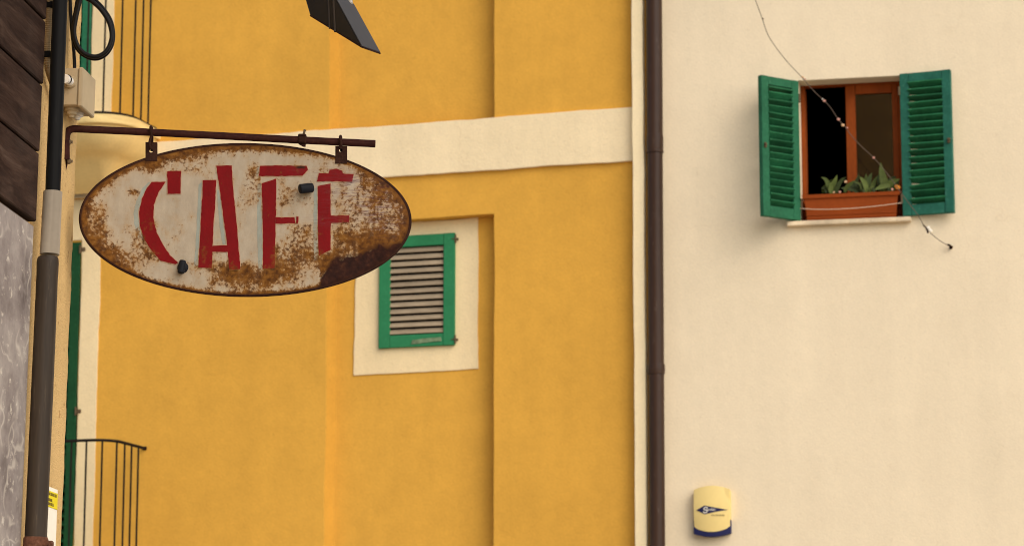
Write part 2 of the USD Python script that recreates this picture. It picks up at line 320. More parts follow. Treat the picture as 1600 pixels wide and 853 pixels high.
# enamelled sign: paint, rust specks, rust blooms, bare dark iron; how much of each comes with the mesh
def sign_mat(name, col, hard=1.0, stain=1.0):
    nodes = {
        'g': ('geometry', {}), 'rust': ('attribute', {'attribute': 'rust'}), 'iron': ('attribute', {'attribute': 'iron'}), 'scr': ('attribute', {'attribute': 'scratch'}),
        'mn': ('mapping', {'scale': (1.35, 1.0, .7)}), 'n1': ('noise_texture', {'scale': 26.0, 'detail': 7.0, 'roughness': .68}), 'n2': ('noise_texture', {'scale': 115.0, 'detail': 4.0, 'roughness': .6}),
        'n3': ('noise_texture', {'scale': 60.0, 'detail': 5.0, 'roughness': .6}),
        'smp': ('mapping', {'scale': (30.0, 30.0, 330.0)}), 'sn': ('noise_texture', {'scale': 1.0, 'detail': 5.0, 'roughness': .6}),
        'dr': ('map_range', {'from_min': .3, 'from_max': .72, 'to_min': 1.08, 'to_max': .78}), 'base': ('vector_math', {'math_type': 'scale', 'vector1': tuple(col)}),
        'st': ('map_range', {'from_min': .52, 'from_max': .95, 'to_min': 0.0, 'to_max': .55 * stain, 'clamp': True}), 'x0': ('mix', {'color2': (.42, .25, .085)}),
        's1': ('math', {'math_type': 'multiply_add', 'value2': .9}), 'g2': ('math', {'math_type': 'multiply_add', 'value2': .48}), 'b1': ('map_range', {'from_min': .88, 'from_max': 1.26, 'to_min': 0.0, 'to_max': .86 * hard, 'clamp': True}),
        'ochre': ('rgb_ramp', {'ramp': [(.3, (.14, .048, .005)), (.5, (.27, .112, .012)), (.7, (.36, .20, .045))]}), 'x1': ('mix', {}),
        's2': ('math', {'math_type': 'multiply_add', 'value2': 1.0}), 'r2': ('math', {'math_type': 'multiply_add', 'value2': .42}), 'b2': ('map_range', {'from_min': .95, 'from_max': 1.07, 'to_min': 0.0, 'to_max': .85 * hard, 'clamp': True}),
        'half': ('math', {'math_type': 'multiply', 'value2': .85}),
        'spot': ('rgb_ramp', {'ramp': [(.35, (.040, .012, .003)), (.55, (.12, .042, .006)), (.75, (.22, .09, .014))]}), 'x2': ('mix', {}),
        'sm': ('map_range', {'from_min': .48, 'from_max': .58, 'to_min': 0.0, 'to_max': 1.0, 'clamp': True}), 'sk': ('math', {'math_type': 'multiply'}),
        'scol': ('rgb_ramp', {'ramp': [(.48, (.42, .39, .38)), (.56, (.10, .05, .065)), (.64, (.13, .065, .07))]}), 'x3': ('mix', {}),
        'ic': ('rgb_ramp', {'ramp': [(.3, (.012, .005, .0035)), (.55, (.030, .010, .006)), (.75, (.065, .023, .010))]}),
        'ia': ('math', {'math_type': 'multiply_add', 'value2': .75}), 'im': ('map_range', {'from_min': .74, 'from_max': .98, 'to_min': 0.0, 'to_max': 1.0, 'clamp': True}), 'x4': ('mix', {}),
        'hh': ('math', {'math_type': 'add'}), 'b': ('bump', {'strength': .3, 'distance': .0015}),
        'rr': ('map_range', {'from_min': 0.0, 'from_max': 1.0, 'to_min': .42, 'to_max': .85}),
        'p': ('principled_bsdf', {'specular_ior_level': .08})}
    L = [('g.position', n + '.vector') for n in ('mn', 'n2', 'n3', 'smp')] + [('smp.vector', 'sn.vector'), ('mn.vector', 'n1.vector'),
         ('n1.fac', 'dr.value'), ('dr.result', 'base.scale'),
         ('n1.fac', 's1.value1'), ('rust.fac', 's1.value3'), ('n2.fac', 'g2.value1'), ('s1.value', 'g2.value3'), ('g2.value', 'b1.value'), ('n3.fac', 'ochre.fac'), ('b1.result', 'x1.fac'), ('s1.value', 'st.value'), ('st.result', 'x0.fac'), ('base.vector', 'x0.color1'), ('x0.color', 'x1.color1'), ('ochre.color', 'x1.color2'),
         ('sn.fac', 'sm.value'), ('sm.result', 'sk.value1'), ('scr.fac', 'sk.value2'), ('sn.fac', 'scol.fac'), ('sk.value', 'x3.fac'), ('x1.color', 'x3.color1'), ('scol.color', 'x3.color2'),
         ('rust.fac', 'half.value1'), ('n1.fac', 'r2.value1'), ('half.value', 'r2.value3'), ('n2.fac', 's2.value1'), ('r2.value', 's2.value3'), ('s2.value', 'b2.value'), ('b2.result', 'x2.fac'),
         ('n3.fac', 'spot.fac'), ('x3.color', 'x2.color1'), ('spot.color', 'x2.color2'),
         ('n3.fac', 'ic.fac'), ('n3.fac', 'ia.value1'), ('iron.fac', 'ia.value3'), ('ia.value', 'im.value'), ('im.result', 'x4.fac'), ('x2.color', 'x4.color1'), ('ic.color', 'x4.color2'),
         ('x4.color', 'p.base_color'), ('b1.result', 'hh.value1'), ('n2.fac', 'hh.value2'), ('hh.value', 'b.height'), ('b.normal', 'p.normal'), ('b1.result', 'rr.value'), ('rr.result', 'p.roughness')]
    return mat(name, nodes, L)
sign_mat('sign_enamel', (0.375, 0.312, 0.225))
sign_mat('sign_red', (0.165, 0.005, 0.006), .62, .04)
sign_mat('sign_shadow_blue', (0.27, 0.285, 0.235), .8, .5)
sign_mat('sign_outline', (0.40, 0.255, 0.16), .8)

# ------------------------------------------------------------------ the ground
gm = trimesh.Trimesh([[-300, -300, 0], [300, -300, 0], [300, 300, 0], [-300, 300, 0]], [[0, 1, 2], [0, 2, 3]])
g = usdkit.mesh(stage, '/World/street', gm, M['ground_stone'])
g.GetPrim().SetCustomDataByKey('kind', 'structure')

# ------------------------------------------------------------------ yellow building
yb = thing('yellow_building', 'ochre yellow rendered house with cream band, recessed panels and green louvred shutters', 'building', YF)
RD = 0.09                                                     # depth of the recessed panels
Y = lambda px, py, y=0.0: YF.px(px, py, y)
xl, xr = Y(511, 426)[0], Y(771.5, 426)[0]
z_low_top = Y(690, 339.5)[2]
z_band = (Y(800, 262)[2] - .012, Y(800, 184)[2])
TOP = 10.5
dL = [Y(126.5, 420)[0], Y(113, 420)[0] - 1.25]                # lower balcony door, right and left edge
zDL = Y(122, 378)[2]
dU = [Y(142, 90)[0], Y(130, 90)[0] - 1.25]
zDUb = Y(139, 196)[2] - .02
zDL0 = Y(118, 853)[2] - 1.0
wall = mbox(-9.5, -0.002, 0, 0.6, 0, TOP)
def recess(z0, z1):                                           # its left cheek is splayed, its right one square
    c = m3.CrossSection([np.array([(xl - .03, -.1), (xr, -.1), (xr, RD), (xl + .042, RD), (xl, 0)])], m3.FillRule.NonZero)
    return m3.Manifold.extrude(c, z1 - z0).translate([0, 0, z0])
wall = wall - recess(z_band[1] - .10, TOP - .9) - recess(1.0, z_low_top)
wall = wall - mbox(dL[1], dL[0], -.1, .09, zDL0, zDL) - mbox(dU[1], dU[0], -.1, .09, zDUb, zDUb + 2.3)
wall = wall.refine_to_length(0.16)
wt = totm(wall); v = wt.vertices.copy()
inner = (v[:, 1] < .55)
k = v * np.array([2.2, 0, 2.2]); k2 = v * np.array([9, 0, 9.0])
d = .011 * (meshkit.noise(k, 5) - .5) + .005 * (meshkit.noise(k2, 6) - .5)
d2 = .011 * (meshkit.noise(k + 31.7, 7) - .5) + .005 * (meshkit.noise(k2 + 9.3, 8) - .5)
edge = (np.abs(v[:, 0]) > .02) & (v[:, 2] > .02) & inner
v[edge, 0] += d[edge]; v[edge, 2] += d2[edge]
wt.vertices = v
obj('wall', wt, 'yellow_plaster', yb)
obj('roof', join(box(-9.9, -.02, -.45, 6.0, TOP, TOP + .18)), 'roof_tile', yb)
obj('side_wall', box(-9.5, -.002, .62, 6.0, 0, TOP), 'yellow_plaster', yb)
# cream band
bd = [Y(120, 310)[:: 2], Y(430, 283.5)[:: 2], Y(600, 268.5)[:: 2], Y(985, 242.5)[:: 2], Y(987, 172)[:: 2], Y(772, 185)[:: 2], Y(560, 201)[:: 2], Y(455, 206)[:: 2], Y(430, 212)[:: 2], Y(120, 235)[:: 2]]
SD = -.065
xe = Y(989.5, 426, SD)[0]; xs1 = Y(1007, 426, SD)[0]
z0b, z1b = z_band
bd = [(-4.6, z0b - .004), (xe - .003, z0b), (xe - .003, z1b + .01), (xr, z1b + .002), (xl + .5, z1b), (-4.6, z1b + .004)]
obj('cream_band', slab_poly(wobbly(bd, .010, 3), XZ, -.024, .0), 'band_paint', yb)
# cream strip down the corner
obj('corner_strip', slab_poly(wobbly([(xe, 0.02), (xs1, 0.02), (xs1, TOP - .02), (xe, TOP - .02)], .010, 5), XZ, SD, .0), 'strip_paint', yb)
# cream surrounds of the two balcony doors
sL = Y(156, 450)[0]; sU = Y(177.5, 60)[0]
obj('door_surround', slab_poly(wobbly([(dL[0] + .004, zDL0), (sL, zDL0), (sL, zDL + .32), (dL[1] - .25, zDL + .32), (dL[1] - .25, zDL0), (dL[1] - .004, zDL0), (dL[1] - .004, zDL + .012), (dL[0] + .004, zDL + .012)], .012, 7), XZ, -.005, .001), 'cream_paint', yb)
obj('door_surround', slab_poly(wobbly([(dU[0] + .004, zDUb), (sU, zDUb), (sU, zDUb + 2.55), (dU[1] - .25, zDUb + 2.55), (dU[1] - .25, zDUb), (dU[1] - .004, zDUb), (dU[1] - .004, zDUb + 2.31), (dU[0] + .004, zDUb + 2.31)], .012, 8), XZ, -.005, .001), 'cream_paint', yb)
# louvred balcony shutters, closed
def louvre_door(x0, x1, z0, z1, m, slm):
    st = .072; mid = (x0 + x1) / 2
    fr = []
    for a, b in ((x0, mid - .003), (mid + .003, x1)):
        fr += [box(a, a + st, -.012, .028, z0, z1, .003), box(b - st, b, -.012, .028, z0, z1, .003),
               box(a + st, b - st, -.010, .026, z1 - .075, z1, .003), box(a + st, b - st, -.010, .026, z0, z0 + .12, .003), box(a + st, b - st, -.010, .026, (z0 + z1) / 2 - .05, (z0 + z1) / 2 + .05, .003)]
    t = obj('door_shutter', join(fr), m, yb)
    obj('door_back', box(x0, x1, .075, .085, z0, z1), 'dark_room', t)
    for a, b in ((x0, mid - .003), (mid + .003, x1)):
        for s0, s1 in ((z0 + .12, (z0 + z1) / 2 - .05), ((z0 + z1) / 2 + .05, z1 - .075)):
            n = int((s1 - s0) / .058)
            for i in range(n):
                zc = s0 + (i + .5) * (s1 - s0) / n
                b_ = box(a + st - .004, b - st + .004, -.026, .026, -.004, .004, .001)
                b_.apply_transform(trimesh.transformations.rotation_matrix(math.radians(38 + random.uniform(-3, 3)), [1, 0, 0])); b_.apply_translation([0, .008, zc])
                obj('slat', b_, slm, t)
    return t
for (d_, z0, z1, m) in ((dL, zDL0, zDL, 'dark_green_paint'), (dU, zDUb + .02, zDUb + 2.3, 'green_paint')):
    t = louvre_door(d_[1] + .004, d_[0] - .004, z0, z1 - .006, m, 'dark_green_paint')
    for q in (z1 - .06, z1 - .06 - 1.19):
        obj('hinge', join(rod((d_[0] - .002, -.018, q - .03), (d_[0] - .002, -.018, q + .03), .008, 8), box(d_[0] + .004, d_[0] + .035, -.012, -.004, q - .014, q + .014, .002)), 'dull_iron', t)
# cream panel and small louvred window in the lower recess
pp = [Y(558, 351, RD), Y(748, 339, RD), Y(748, 577, RD), Y(553, 587, RD)]
obj('window_surround', slab_poly(wobbly([(p[0], min(p[2], z_low_top - .004)) for p in pp], .014, 9), XZ, RD - .006, RD + .001), 'cream_paint', yb)
yo = RD - .032
wq = [Y(593, 371, yo), Y(710.5, 362.5, yo), Y(709.5, 539, yo), Y(590.5, 544, yo)]
wx0, wx1 = (wq[0][0] + wq[3][0]) / 2, (wq[1][0] + wq[2][0]) / 2
wz0, wz1 = (wq[2][2] + wq[3][2]) / 2, (wq[0][2] + wq[1][2]) / 2
sl = Y(609, 450, yo)[0] - wx0; sr = wx1 - Y(692.5, 450, yo)[0]
sb = Y(650, 522, yo)[2] - wz0; stp = wz1 - Y(650, 384.5, yo)[2]
fr = [box(wx0, wx0 + sl, yo, RD - .004, wz0, wz1, .004), box(wx1 - sr, wx1, yo, RD - .004, wz0, wz1, .004),
      box(wx0 + sl, wx1 - sr, yo + .002, RD - .004, wz1 - stp, wz1 - .001, .003), box(wx0 + sl, wx1 - sr, yo + .002, RD - .004, wz0 + .001, wz0 + sb, .003)]
w1 = obj('window_shutter', join(fr), 'bright_green_paint', yb)
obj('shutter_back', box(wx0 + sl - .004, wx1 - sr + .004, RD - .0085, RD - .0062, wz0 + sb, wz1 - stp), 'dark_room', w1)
for i in range(13):
    zc = wz0 + sb + (i + .5) * (wz1 - wz0 - sb - stp) / 13
    b_ = box(wx0 + sl - .003, wx1 - sr + .003, -.019, .019, -.0035, .0035, .001)
    b_.apply_transform(trimesh.transformations.rotation_matrix(math.radians(62 + random.uniform(-2, 2)), [1, 0, 0]))
    b_.apply_transform(trimesh.transformations.rotation_matrix(random.uniform(-.004, .004), [0, 1, 0], [(wx0 + wx1) / 2, 0, 0])); b_.apply_translation([0, yo + .017, zc])
    obj('slat', b_, 'bare_wood_slat', w1)
pa = Y(643, 533, yo); pb = Y(690, 527, yo)
obj('scraped_patch', slab_poly(wobbly([(pa[0], pa[2] - .016), (pb[0], pa[2] - .012), (pb[0] - .005, pa[2] + .016), (pa[0] + .01, pa[2] + .014)], .02, 2, .01), XZ, yo - .0015, yo + .003), 'scraped_patch', w1)
for q in (wz1 - .045, wz0 + .04):
    obj('hinge', join(rod((wx1 + .006, yo + .002, q - .03), (wx1 + .006, yo + .002, q + .03), .006, 8), box(wx1, wx1 + .022, yo + .012, RD - .007, q - .008, q + .008, .002), rod((wx1 - .02, yo - .002, q), (wx1 + .012, yo - .002, q), .0035, 8)), 'dull_iron', w1)

# balconies: outline from the wall, out, round the corner and along
def outline(xr_, xl_, p, r, n=10):
    a = np.linspace(0, np.pi / 2, n)
    right = [(xr_, 0.0)] + [(xr_ - r + r * math.cos(t), -(p - r) - r * math.sin(t)) for t in a]
    left = [(xl_ + r - r * math.cos(t), -(p - r) - r * math.sin(t)) for t in a[::-1]] + [(xl_, 0.0)]
    return np.array(right + left)
def walk(o, dist):
    s = np.concatenate([[0], np.cumsum(np.linalg.norm(np.diff(o, axis=0), axis=1))])
    return np.array([np.interp(dist, s, o[:, 0]), np.interp(dist, s, o[:, 1])]), s[-1]
def balcony(xr_, length, p, r, z_floor, z_rail, first, step, slab_z):
    o = outline(xr_, xr_ - length, p, r)
    L_ = walk(o, 0)[1]
    rail = [(q[0], q[1], z_rail) for q in o]; rail[0] = (o[0][0] + .004, -.0, z_rail); 
    s_ = np.linspace(0, L_, 60); rl = np.array([[*walk(o, s)[0], z_rail] for s in s_])
    t = obj('railing', join(tube(rl, .011, 8), tube(rl - [0, 0, z_rail - z_floor - .012], .010, 8)), 'iron', yb)
    obj('rail_anchor', join(box(o[0][0] - .016, o[0][0] + .018, -.008, .004, z_rail - .013, z_rail + .013, .003)), 'dark_rust', t)
    s = first
    while s < L_ - .03:
        q = walk(o, s)[0]
        obj('baluster', rod((q[0], q[1], z_floor), (q[0], q[1], z_rail), .0075, 6), 'iron', t)
        s += step
    # slab and its moulded underside
    lv = [(0, .05), (-.012, .056), (-.055, .056), (-.066, .045), (-.062, .02), (-.12, -.01), (-.17, -.05), (-.215, -.11), (-.235, -.16), (-.25, -.20), (-.28, -.245), (-.33, -.30), (-.38, -.355), (-.43, -.42), (-.46, -.47)]
    rings = []
    for dz, off in lv:
        oo = outline(xr_ + off * .75, xr_ - length - off * .75, max(p + off, .02), max(min(r + off * .6, p + off - .005), .012))
        oo[0, 1] = oo[-1, 1] = .0
        rings.append(np.column_stack([oo, np.full(len(oo), slab_z + dz)]))
    n = len(rings[0]); V = np.vstack(rings); F = []
    for i in range(len(rings) - 1):
        for k_ in range(n - 1):
            a_, b_ = i * n + k_, i * n + k_ + 1
            F += [[a_, a_ + n, b_ + n], [a_, b_ + n, b_]]
    top = trimesh.creation.triangulate_polygon(Polygon(rings[0][:, :2]), engine='earcut')
    off_ = len(V); V = np.vstack([V, np.column_stack([top[0], np.full(len(top[0]), slab_z)])])
    F += (np.asarray(top[1]) + off_).tolist()
    obj('balcony_slab', trimesh.Trimesh(V, F, process=False), 'balcony_paint', yb, smooth=40)
aL = Y(226, 700)
balcony(aL[0], 2.3, .56, .16, aL[2] - 1.0, aL[2], .105, .115, aL[2] - 1.05)
aU = Y(243, 208)
balcony(aU[0], 2.3, .60, .26, aU[2] + .02, aU[2] + 1.05, .135, .125, aU[2] + .012)

# ------------------------------------------------------------------ cream building
cb = thing('cream_building', 'pale cream rendered house with one shuttered window beside the brown downpipe', 'building', KF)
K = lambda px, py, y=0.0: KF.px(px, py, y)
ox0, ox1 = K(1249, 235)[0], K(1410, 235)[0]
oz1, oz0 = K(1330, 122.5)[2], K(1330, 343.5)[2]
cw = mbox(.002, 9.0, 0, .215, 0, TOP + .3) - mbox(ox0, ox1, -.1, .5, oz0, oz1)
obj('wall', totm(cw), 'cream_plaster', cb)
obj('side_wall', box(.002, 9.0, 2.6, 6.0, 0, TOP + .3), 'cream_plaster', cb)
obj('roof', box(-.0, 9.4, -.45, 6.0, TOP + .3, TOP + .48), 'roof_tile', cb)
# the dark room behind the window
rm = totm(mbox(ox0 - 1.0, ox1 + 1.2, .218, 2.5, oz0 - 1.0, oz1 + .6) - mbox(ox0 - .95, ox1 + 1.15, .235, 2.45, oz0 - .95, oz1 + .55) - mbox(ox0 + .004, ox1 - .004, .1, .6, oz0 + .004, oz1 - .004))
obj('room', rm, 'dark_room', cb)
# sill
s0, s1 = K(1230, 348)[0], K(1424, 345)[0]
obj('sill', box(s0, s1, -.045, .155, oz0 - .034, oz0 - .001, .004), 'sill_stone', cb)
# window: outer frame, right casement closed with its pane, left casement swung in
fy = .15
fw = .030
wf = obj('window_frame', join(box(ox0, ox0 + fw, fy, fy + .06, oz0, oz1, .003), box(ox1 - fw, ox1, fy, fy + .06, oz0, oz1, .003),
     box(ox0 + fw, ox1 - fw, fy + .001, fy + .058, oz1 - .010, oz1, .003), box(ox0 + fw, ox1 - fw, fy + .001, fy + .058, oz0, oz0 + .03, .003)), 'brown_window_wood', cb)
c0, c1 = K(1322.5, 235, fy)[0], ox1 - fw
p0, p1 = K(1338, 235, fy)[0], K(1395.5, 235, fy)[0]
pt = K(1366, 145.5, fy)[2]
ca = obj('casement', join(box(c0, p0, fy + .006, fy + .05, oz0 + .03, oz1 - .010, .004), box(p1, c1, fy + .006, fy + .05, oz0 + .03, oz1 - .010, .004),
     box(p0, p1, fy + .008, fy + .048, pt, oz1 - .010, .003), box(p0, p1, fy + .008, fy + .048, oz0 + .03, oz0 + .10, .003)), 'brown_window_wood', cb)
obj('pane', box(p0 - .004, p1 + .004, fy + .026, fy + .030, oz0 + .095, pt + .004), 'window_glass', ca)
w_ = c0 - ox0 - fw
o2 = []
for b_ in (box(0, .035, 0, .045, 0, oz1 - oz0 - .055, .003), box(w_ - .04, w_, 0, .045, 0, oz1 - oz0 - .055, .003), box(.035, w_ - .04, .002, .043, oz1 - oz0 - .10, oz1 - oz0 - .055, .003), box(.035, w_ - .04, .002, .043, 0, .06, .003)):
    b_.apply_transform(trimesh.transformations.rotation_matrix(math.radians(97), [0, 0, 1])); b_.apply_translation([ox0 + fw + .004, fy + .065, oz0 + .03]); o2.append(b_)
lc = obj('casement', join(o2), 'brown_window_wood', cb, label='left casement swung open into the dark room')
# the two louvred shutters
def shutter(hinge, free, z0, z1, h, m, crooked=None, gone=None, thick=.042, n=18, lab=None):
    """hinge, free: plan points (x, y) of the two edges; h: free edge's extra sag"""
    hx, fx = np.array(hinge), np.array(free); W = np.linalg.norm(fx - hx); ang = math.atan2(*(fx - hx)[::-1])
    sgn = 1 if fx[0] > hx[0] else -1
    def place(mh):
        # built along +x from the hinge, thickness along +/-y
        mh = mh.copy(); mh.apply_transform(trimesh.transformations.rotation_matrix(ang, [0, 0, 1])); mh.apply_translation([hx[0], hx[1], 0]); return mh
    T0, T1 = (0, thick) if sgn > 0 else (-thick, 0)
    st, tr, br = .060, .060, .075
    fr = join(box(0, st, T0, T1, z0, z1, .003), box(W - st, W, T0, T1, z0, z1, .003), box(st, W - st, T0 + .002, T1 - .002, z1 - tr, z1 - .001, .003), box(st, W - st, T0 + .002, T1 - .002, z0 + .001, z0 + br, .003))
    t = obj('shutter', place(fr), m, cb, label=lab)
    for i in range(n):
        zc = z0 + br + (i + .5) * (z1 - z0 - br - tr) / n
        b_ = box(st - .004, W - st + .004, -.036, .036, -.005, .005, .001)
        tilt = 29 + random.uniform(-7, 7)
        if gone is not None and i == gone: tilt = 12
        b_.apply_transform(trimesh.transformations.rotation_matrix(-math.radians(tilt) * sgn, [1, 0, 0]))
        b_.apply_transform(trimesh.transformations.rotation_matrix(random.uniform(-.014, .014) + (-.10 if i == crooked else 0), [0, 1, 0], [W / 2, 0, 0]))
        b_.apply_translation([0, (T0 + T1) / 2, zc]); obj('slat', place(b_), 'slat_green', t)
    zc = z0 + (z1 - z0) * .5; yo_ = T0 if sgn > 0 else T1
    f_ = -1 if sgn > 0 else 1
    obj('catch', place(join(box(W - .03, W - .012, yo_ + f_ * .012, yo_, zc - .018, zc + .018, .003), rod((W - .021, yo_ + f_ * .018, zc), (W - .004, yo_ + f_ * .022, zc + .006), .005, 8))), 'dull_iron', t)
    for q in (z0 + .12, z1 - .12):
        obj('hinge', place(rod((-.004, yo_, q - .03), (-.004, yo_, q + .03), .008, 8)), 'dull_iron', t)
    return t
hl = K(1250, 235, -.01)
fl_ = KF.loc(at(1191.5, 225, KF.w(hl)[1] - .18))
z0s, z1s = K(1250, 345, -.01)[2], K(1250, 127, -.01)[2]
shutter((hl[0], -.012), (fl_[0], fl_[1]), z0s, z1s, 0, 'green_paint', gone=17, lab='left shutter, swung half open')
hr = K(1408, 228, -.01)
fr_ = KF.loc(at(1487.5, 222, KF.w(K(1487.5, 222))[1] - .085))
z0r, z1r = K(1408, 338.5, -.01)[2], K(1408, 116.5, -.01)[2]
sh2 = shutter((hr[0], -.025), (fr_[0], fr_[1]), z0r, z1r, 0, 'teal_paint', crooked=2, lab='right shutter, folded back almost against the wall')

# ------------------------------------------------------------------ downpipe in the corner between the two houses
dp = thing('downpipe', 'dark brown drain downpipe running down the corner between yellow and cream house', 'drainpipe', KF, (K(1025, 426, -.062)[0], -.062, 0))
a0, a1 = K(1021.5, -60, -.062), K(1027.5, 910, -.062)
dirp = (a1 - a0) / (a1[2] - a0[2])
pt_ = lambda z: a0 + dirp * (z - a0[2])
zc1, zc2 = K(1024, 231, -.062)[2], K(1026, 580, -.062)[2]
RP = .056
obj('pipe', tube([pt_(z) for z in np.linspace(zc1, TOP, 12)], RP, 28), 'downpipe_brown', dp, smooth=50)
obj('pipe', tube([pt_(z) for z in np.linspace(zc2, zc1 - .002, 8)], RP - .002, 28), 'downpipe_brown', dp, smooth=50)
obj('pipe', tube([pt_(z) for z in np.linspace(.05, zc2 - .002, 12)], RP - .003, 28), 'downpipe_brown', dp, smooth=50)
obj('socket', tube([pt_(zc1 - .02), pt_(zc1), pt_(zc1 + .07), pt_(zc1 + .09)], [RP + .001, RP + .003, RP + .003, RP + .0005], 28), 'downpipe_brown', dp, smooth=40)
obj('socket', tube([pt_(zc2 - .02), pt_(zc2), pt_(zc2 + .03), pt_(zc2 + .05)], [RP + .001, RP + .0035, RP + .0035, RP + .0005], 28), 'downpipe_brown', dp, smooth=40)
for z in (zc1 - .03, zc2 + .01):
    q = pt_(z)
    obj('clamp', join(tube([pt_(z - .009), pt_(z), pt_(z + .009)], [RP + .003, RP + .005, RP + .003], 28), box(q[0] - .010, q[0] + .010, -.062 + RP, -.002, z - .01, z + .01)), 'downpipe_brown', dp, smooth=40)

# ------------------------------------------------------------------ window box, its plants and the cord across it
pc = K(1330, 343, -.02)
wb = thing('window_box', 'terracotta coloured plastic planter standing on the window sill', 'planter', KF, (pc[0], -.02, oz0))
bx0, bx1 = K(1256, 320, -.02)[0], K(1404, 320, -.02)[0]
ptop = K(1330, 302, -.03)[2]
def loft_box(rings):
    V, F = [], []
    for (x0, x1, y0, y1, z) in rings: V += [(x0, y0, z), (x1, y0, z), (x1, y1, z), (x0, y1, z)]
    for i in range(len(rings) - 1):
        for k_ in range(4):
            a_, b_ = i * 4 + k_, i * 4 + (k_ + 1) % 4
            F += [[a_, b_, b_ + 4], [a_, b_ + 4, a_ + 4]]
    F += [[0, 2, 1], [0, 3, 2]]
    e = len(V) - 4; F += [[e, e + 1, e + 2], [e, e + 2, e + 3]]
    t = trimesh.Trimesh(V, F, process=False); return t
hh = ptop - oz0
def ring(t, g): 
    i = .022 * (1 - t); return (bx0 + i - g, bx1 - i + g, -.025 + i * .6 - g, .128 - i * .4 + g, oz0 + hh * t)
rings = [ring(0, 0), ring(.06, 0), ring(.07, .004), ring(.11, .004), ring(.12, 0), ring(.19, 0), ring(.20, .004), ring(.24, .004), ring(.25, 0), ring(.86, 0)]
obj('pot', loft_box(rings), 'terracotta_plastic', wb)
r0 = ring(.86, .010); r1 = ring(1.0, .012); i0 = ring(1.0, -.006); i1 = ring(.9, -.008)
obj('rim', loft_box([ring(.85, .002), r0, r1, i0, i1]), 'terracotta_plastic', wb)
sz = oz0 + hh * .93
obj('soil', box(bx0 + .012, bx1 - .012, -.012, .115, sz - .02, sz), 'soil', wb)

KY = lambda cx, cy, y: KF.px(1270 + cx / 10.667, 250 + cy / 10.667, y)
def leaf(pts, w, y0, y1, fold=.25, sway=0.0):
    """a folded blade along the sight points pts (in the detail's own units), w wide in metres"""
    n = 9; q = spline([KY(a, b, y0 + (y1 - y0) * i / (len(pts) - 1)) for i, (a, b) in enumerate(pts)], 4)
    q = np.array([[np.interp(t, np.linspace(0, 1, len(q)), q[:, k_]) for k_ in range(3)] for t in np.linspace(0, 1, n)])
    V, F = [], []
    for i in range(n):
        t = i / (n - 1); ww = w * max(.06, math.sin(math.pi * min(1, .12 + .88 * t) ** .85) ** .8) * .5
        T = q[min(i + 1, n - 1)] - q[max(i - 1, 0)]; side = np.cross(T, [0.25 + sway, -1, .1]); side /= np.linalg.norm(side) + 1e-9
        nn = np.cross(side, T); nn /= np.linalg.norm(nn) + 1e-9
        V += [q[i] - side * ww + nn * ww * fold, q[i], q[i] + side * ww + nn * ww * fold]
    for i in range(n - 1):
        for k_ in (0, 1):
            a_ = i * 3 + k_; F += [[a_, a_ + 1, a_ + 4], [a_, a_ + 4, a_ + 3]]
    return trimesh.Trimesh(V, F, process=False)
def plant(name, label, leaves, flowers=(), base=(300, 500)):
    t = thing(name, label, 'plant', KF, (KY(*base, .03)[0], .03, sz))
    rl = random.Random(int(base[0])); extra = []
    for i in range(9):                                        # thinner, looser blades between the big ones
        bx = base[0] + rl.uniform(-170, 170); ln = rl.uniform(90, 230); sl_ = rl.uniform(-1.0, 1.0)
        if bx > 1330: bx = 1300
        tip = (min(bx + sl_ * ln, 1430), 545 - ln * rl.uniform(.75, 1.0)); md = (bx + sl_ * ln * .35, 545 - ln * .62)
        extra.append(([(bx, 550), ((bx + md[0]) / 2, 500), md, tip], rl.uniform(.014, .026), rl.uniform(.0, .06), rl.uniform(-.02, .05), rl.choice(['leaf', 'dark_leaf'])))
    for pts, w, y0, y1, m in list(leaves) + extra:
        obj('leaf', leaf(pts, w, y0, y1), m, t, smooth=True)
    for (cx, cy, y, r, m) in flowers:
        c = KY(cx, cy, y); s = []
        for a in range(5):
            u = a * 2 * math.pi / 5
            b_ = trimesh.creation.icosphere(1, r * .6); b_.vertices *= [1, .6, .8]; b_.apply_translation(c + r * .55 * np.array([math.cos(u), -.2, math.sin(u)])); s.append(b_)
        obj('flower', join(s), m, t, smooth=True)
plant('leafy_plant', 'spiky green plant with one pale bud at the left of the window box', [
    ([(300, 560), (265, 430), (215, 330), (140, 290)], .034, .02, -.02, 'leaf'),
    ([(310, 560), (315, 450), (370, 350), (405, 250)], .038, .03, -.01, 'leaf'),
    ([(305, 560), (300, 480), (315, 400), (335, 350)], .034, .0, -.02, 'leaf'),
    ([(380, 550), (420, 440), (480, 340), (560, 285)], .030, .05, .03, 'dark_leaf'),
    ([(330, 560), (260, 520), (190, 470), (140, 480)], .028, .04, .02, 'dark_leaf'),
    ([(390, 560), (385, 480), (380, 420), (400, 380)], .026, .03, .02, 'dark_leaf'),
    ([(330, 560), (400, 500), (430, 440), (470, 400)], .022, .01, -.01, 'dark_leaf')],
    [(548, 365, .0, .010, 'pale_petal'), (350, 540, -.03, .007, 'pale_petal')], (300, 540))
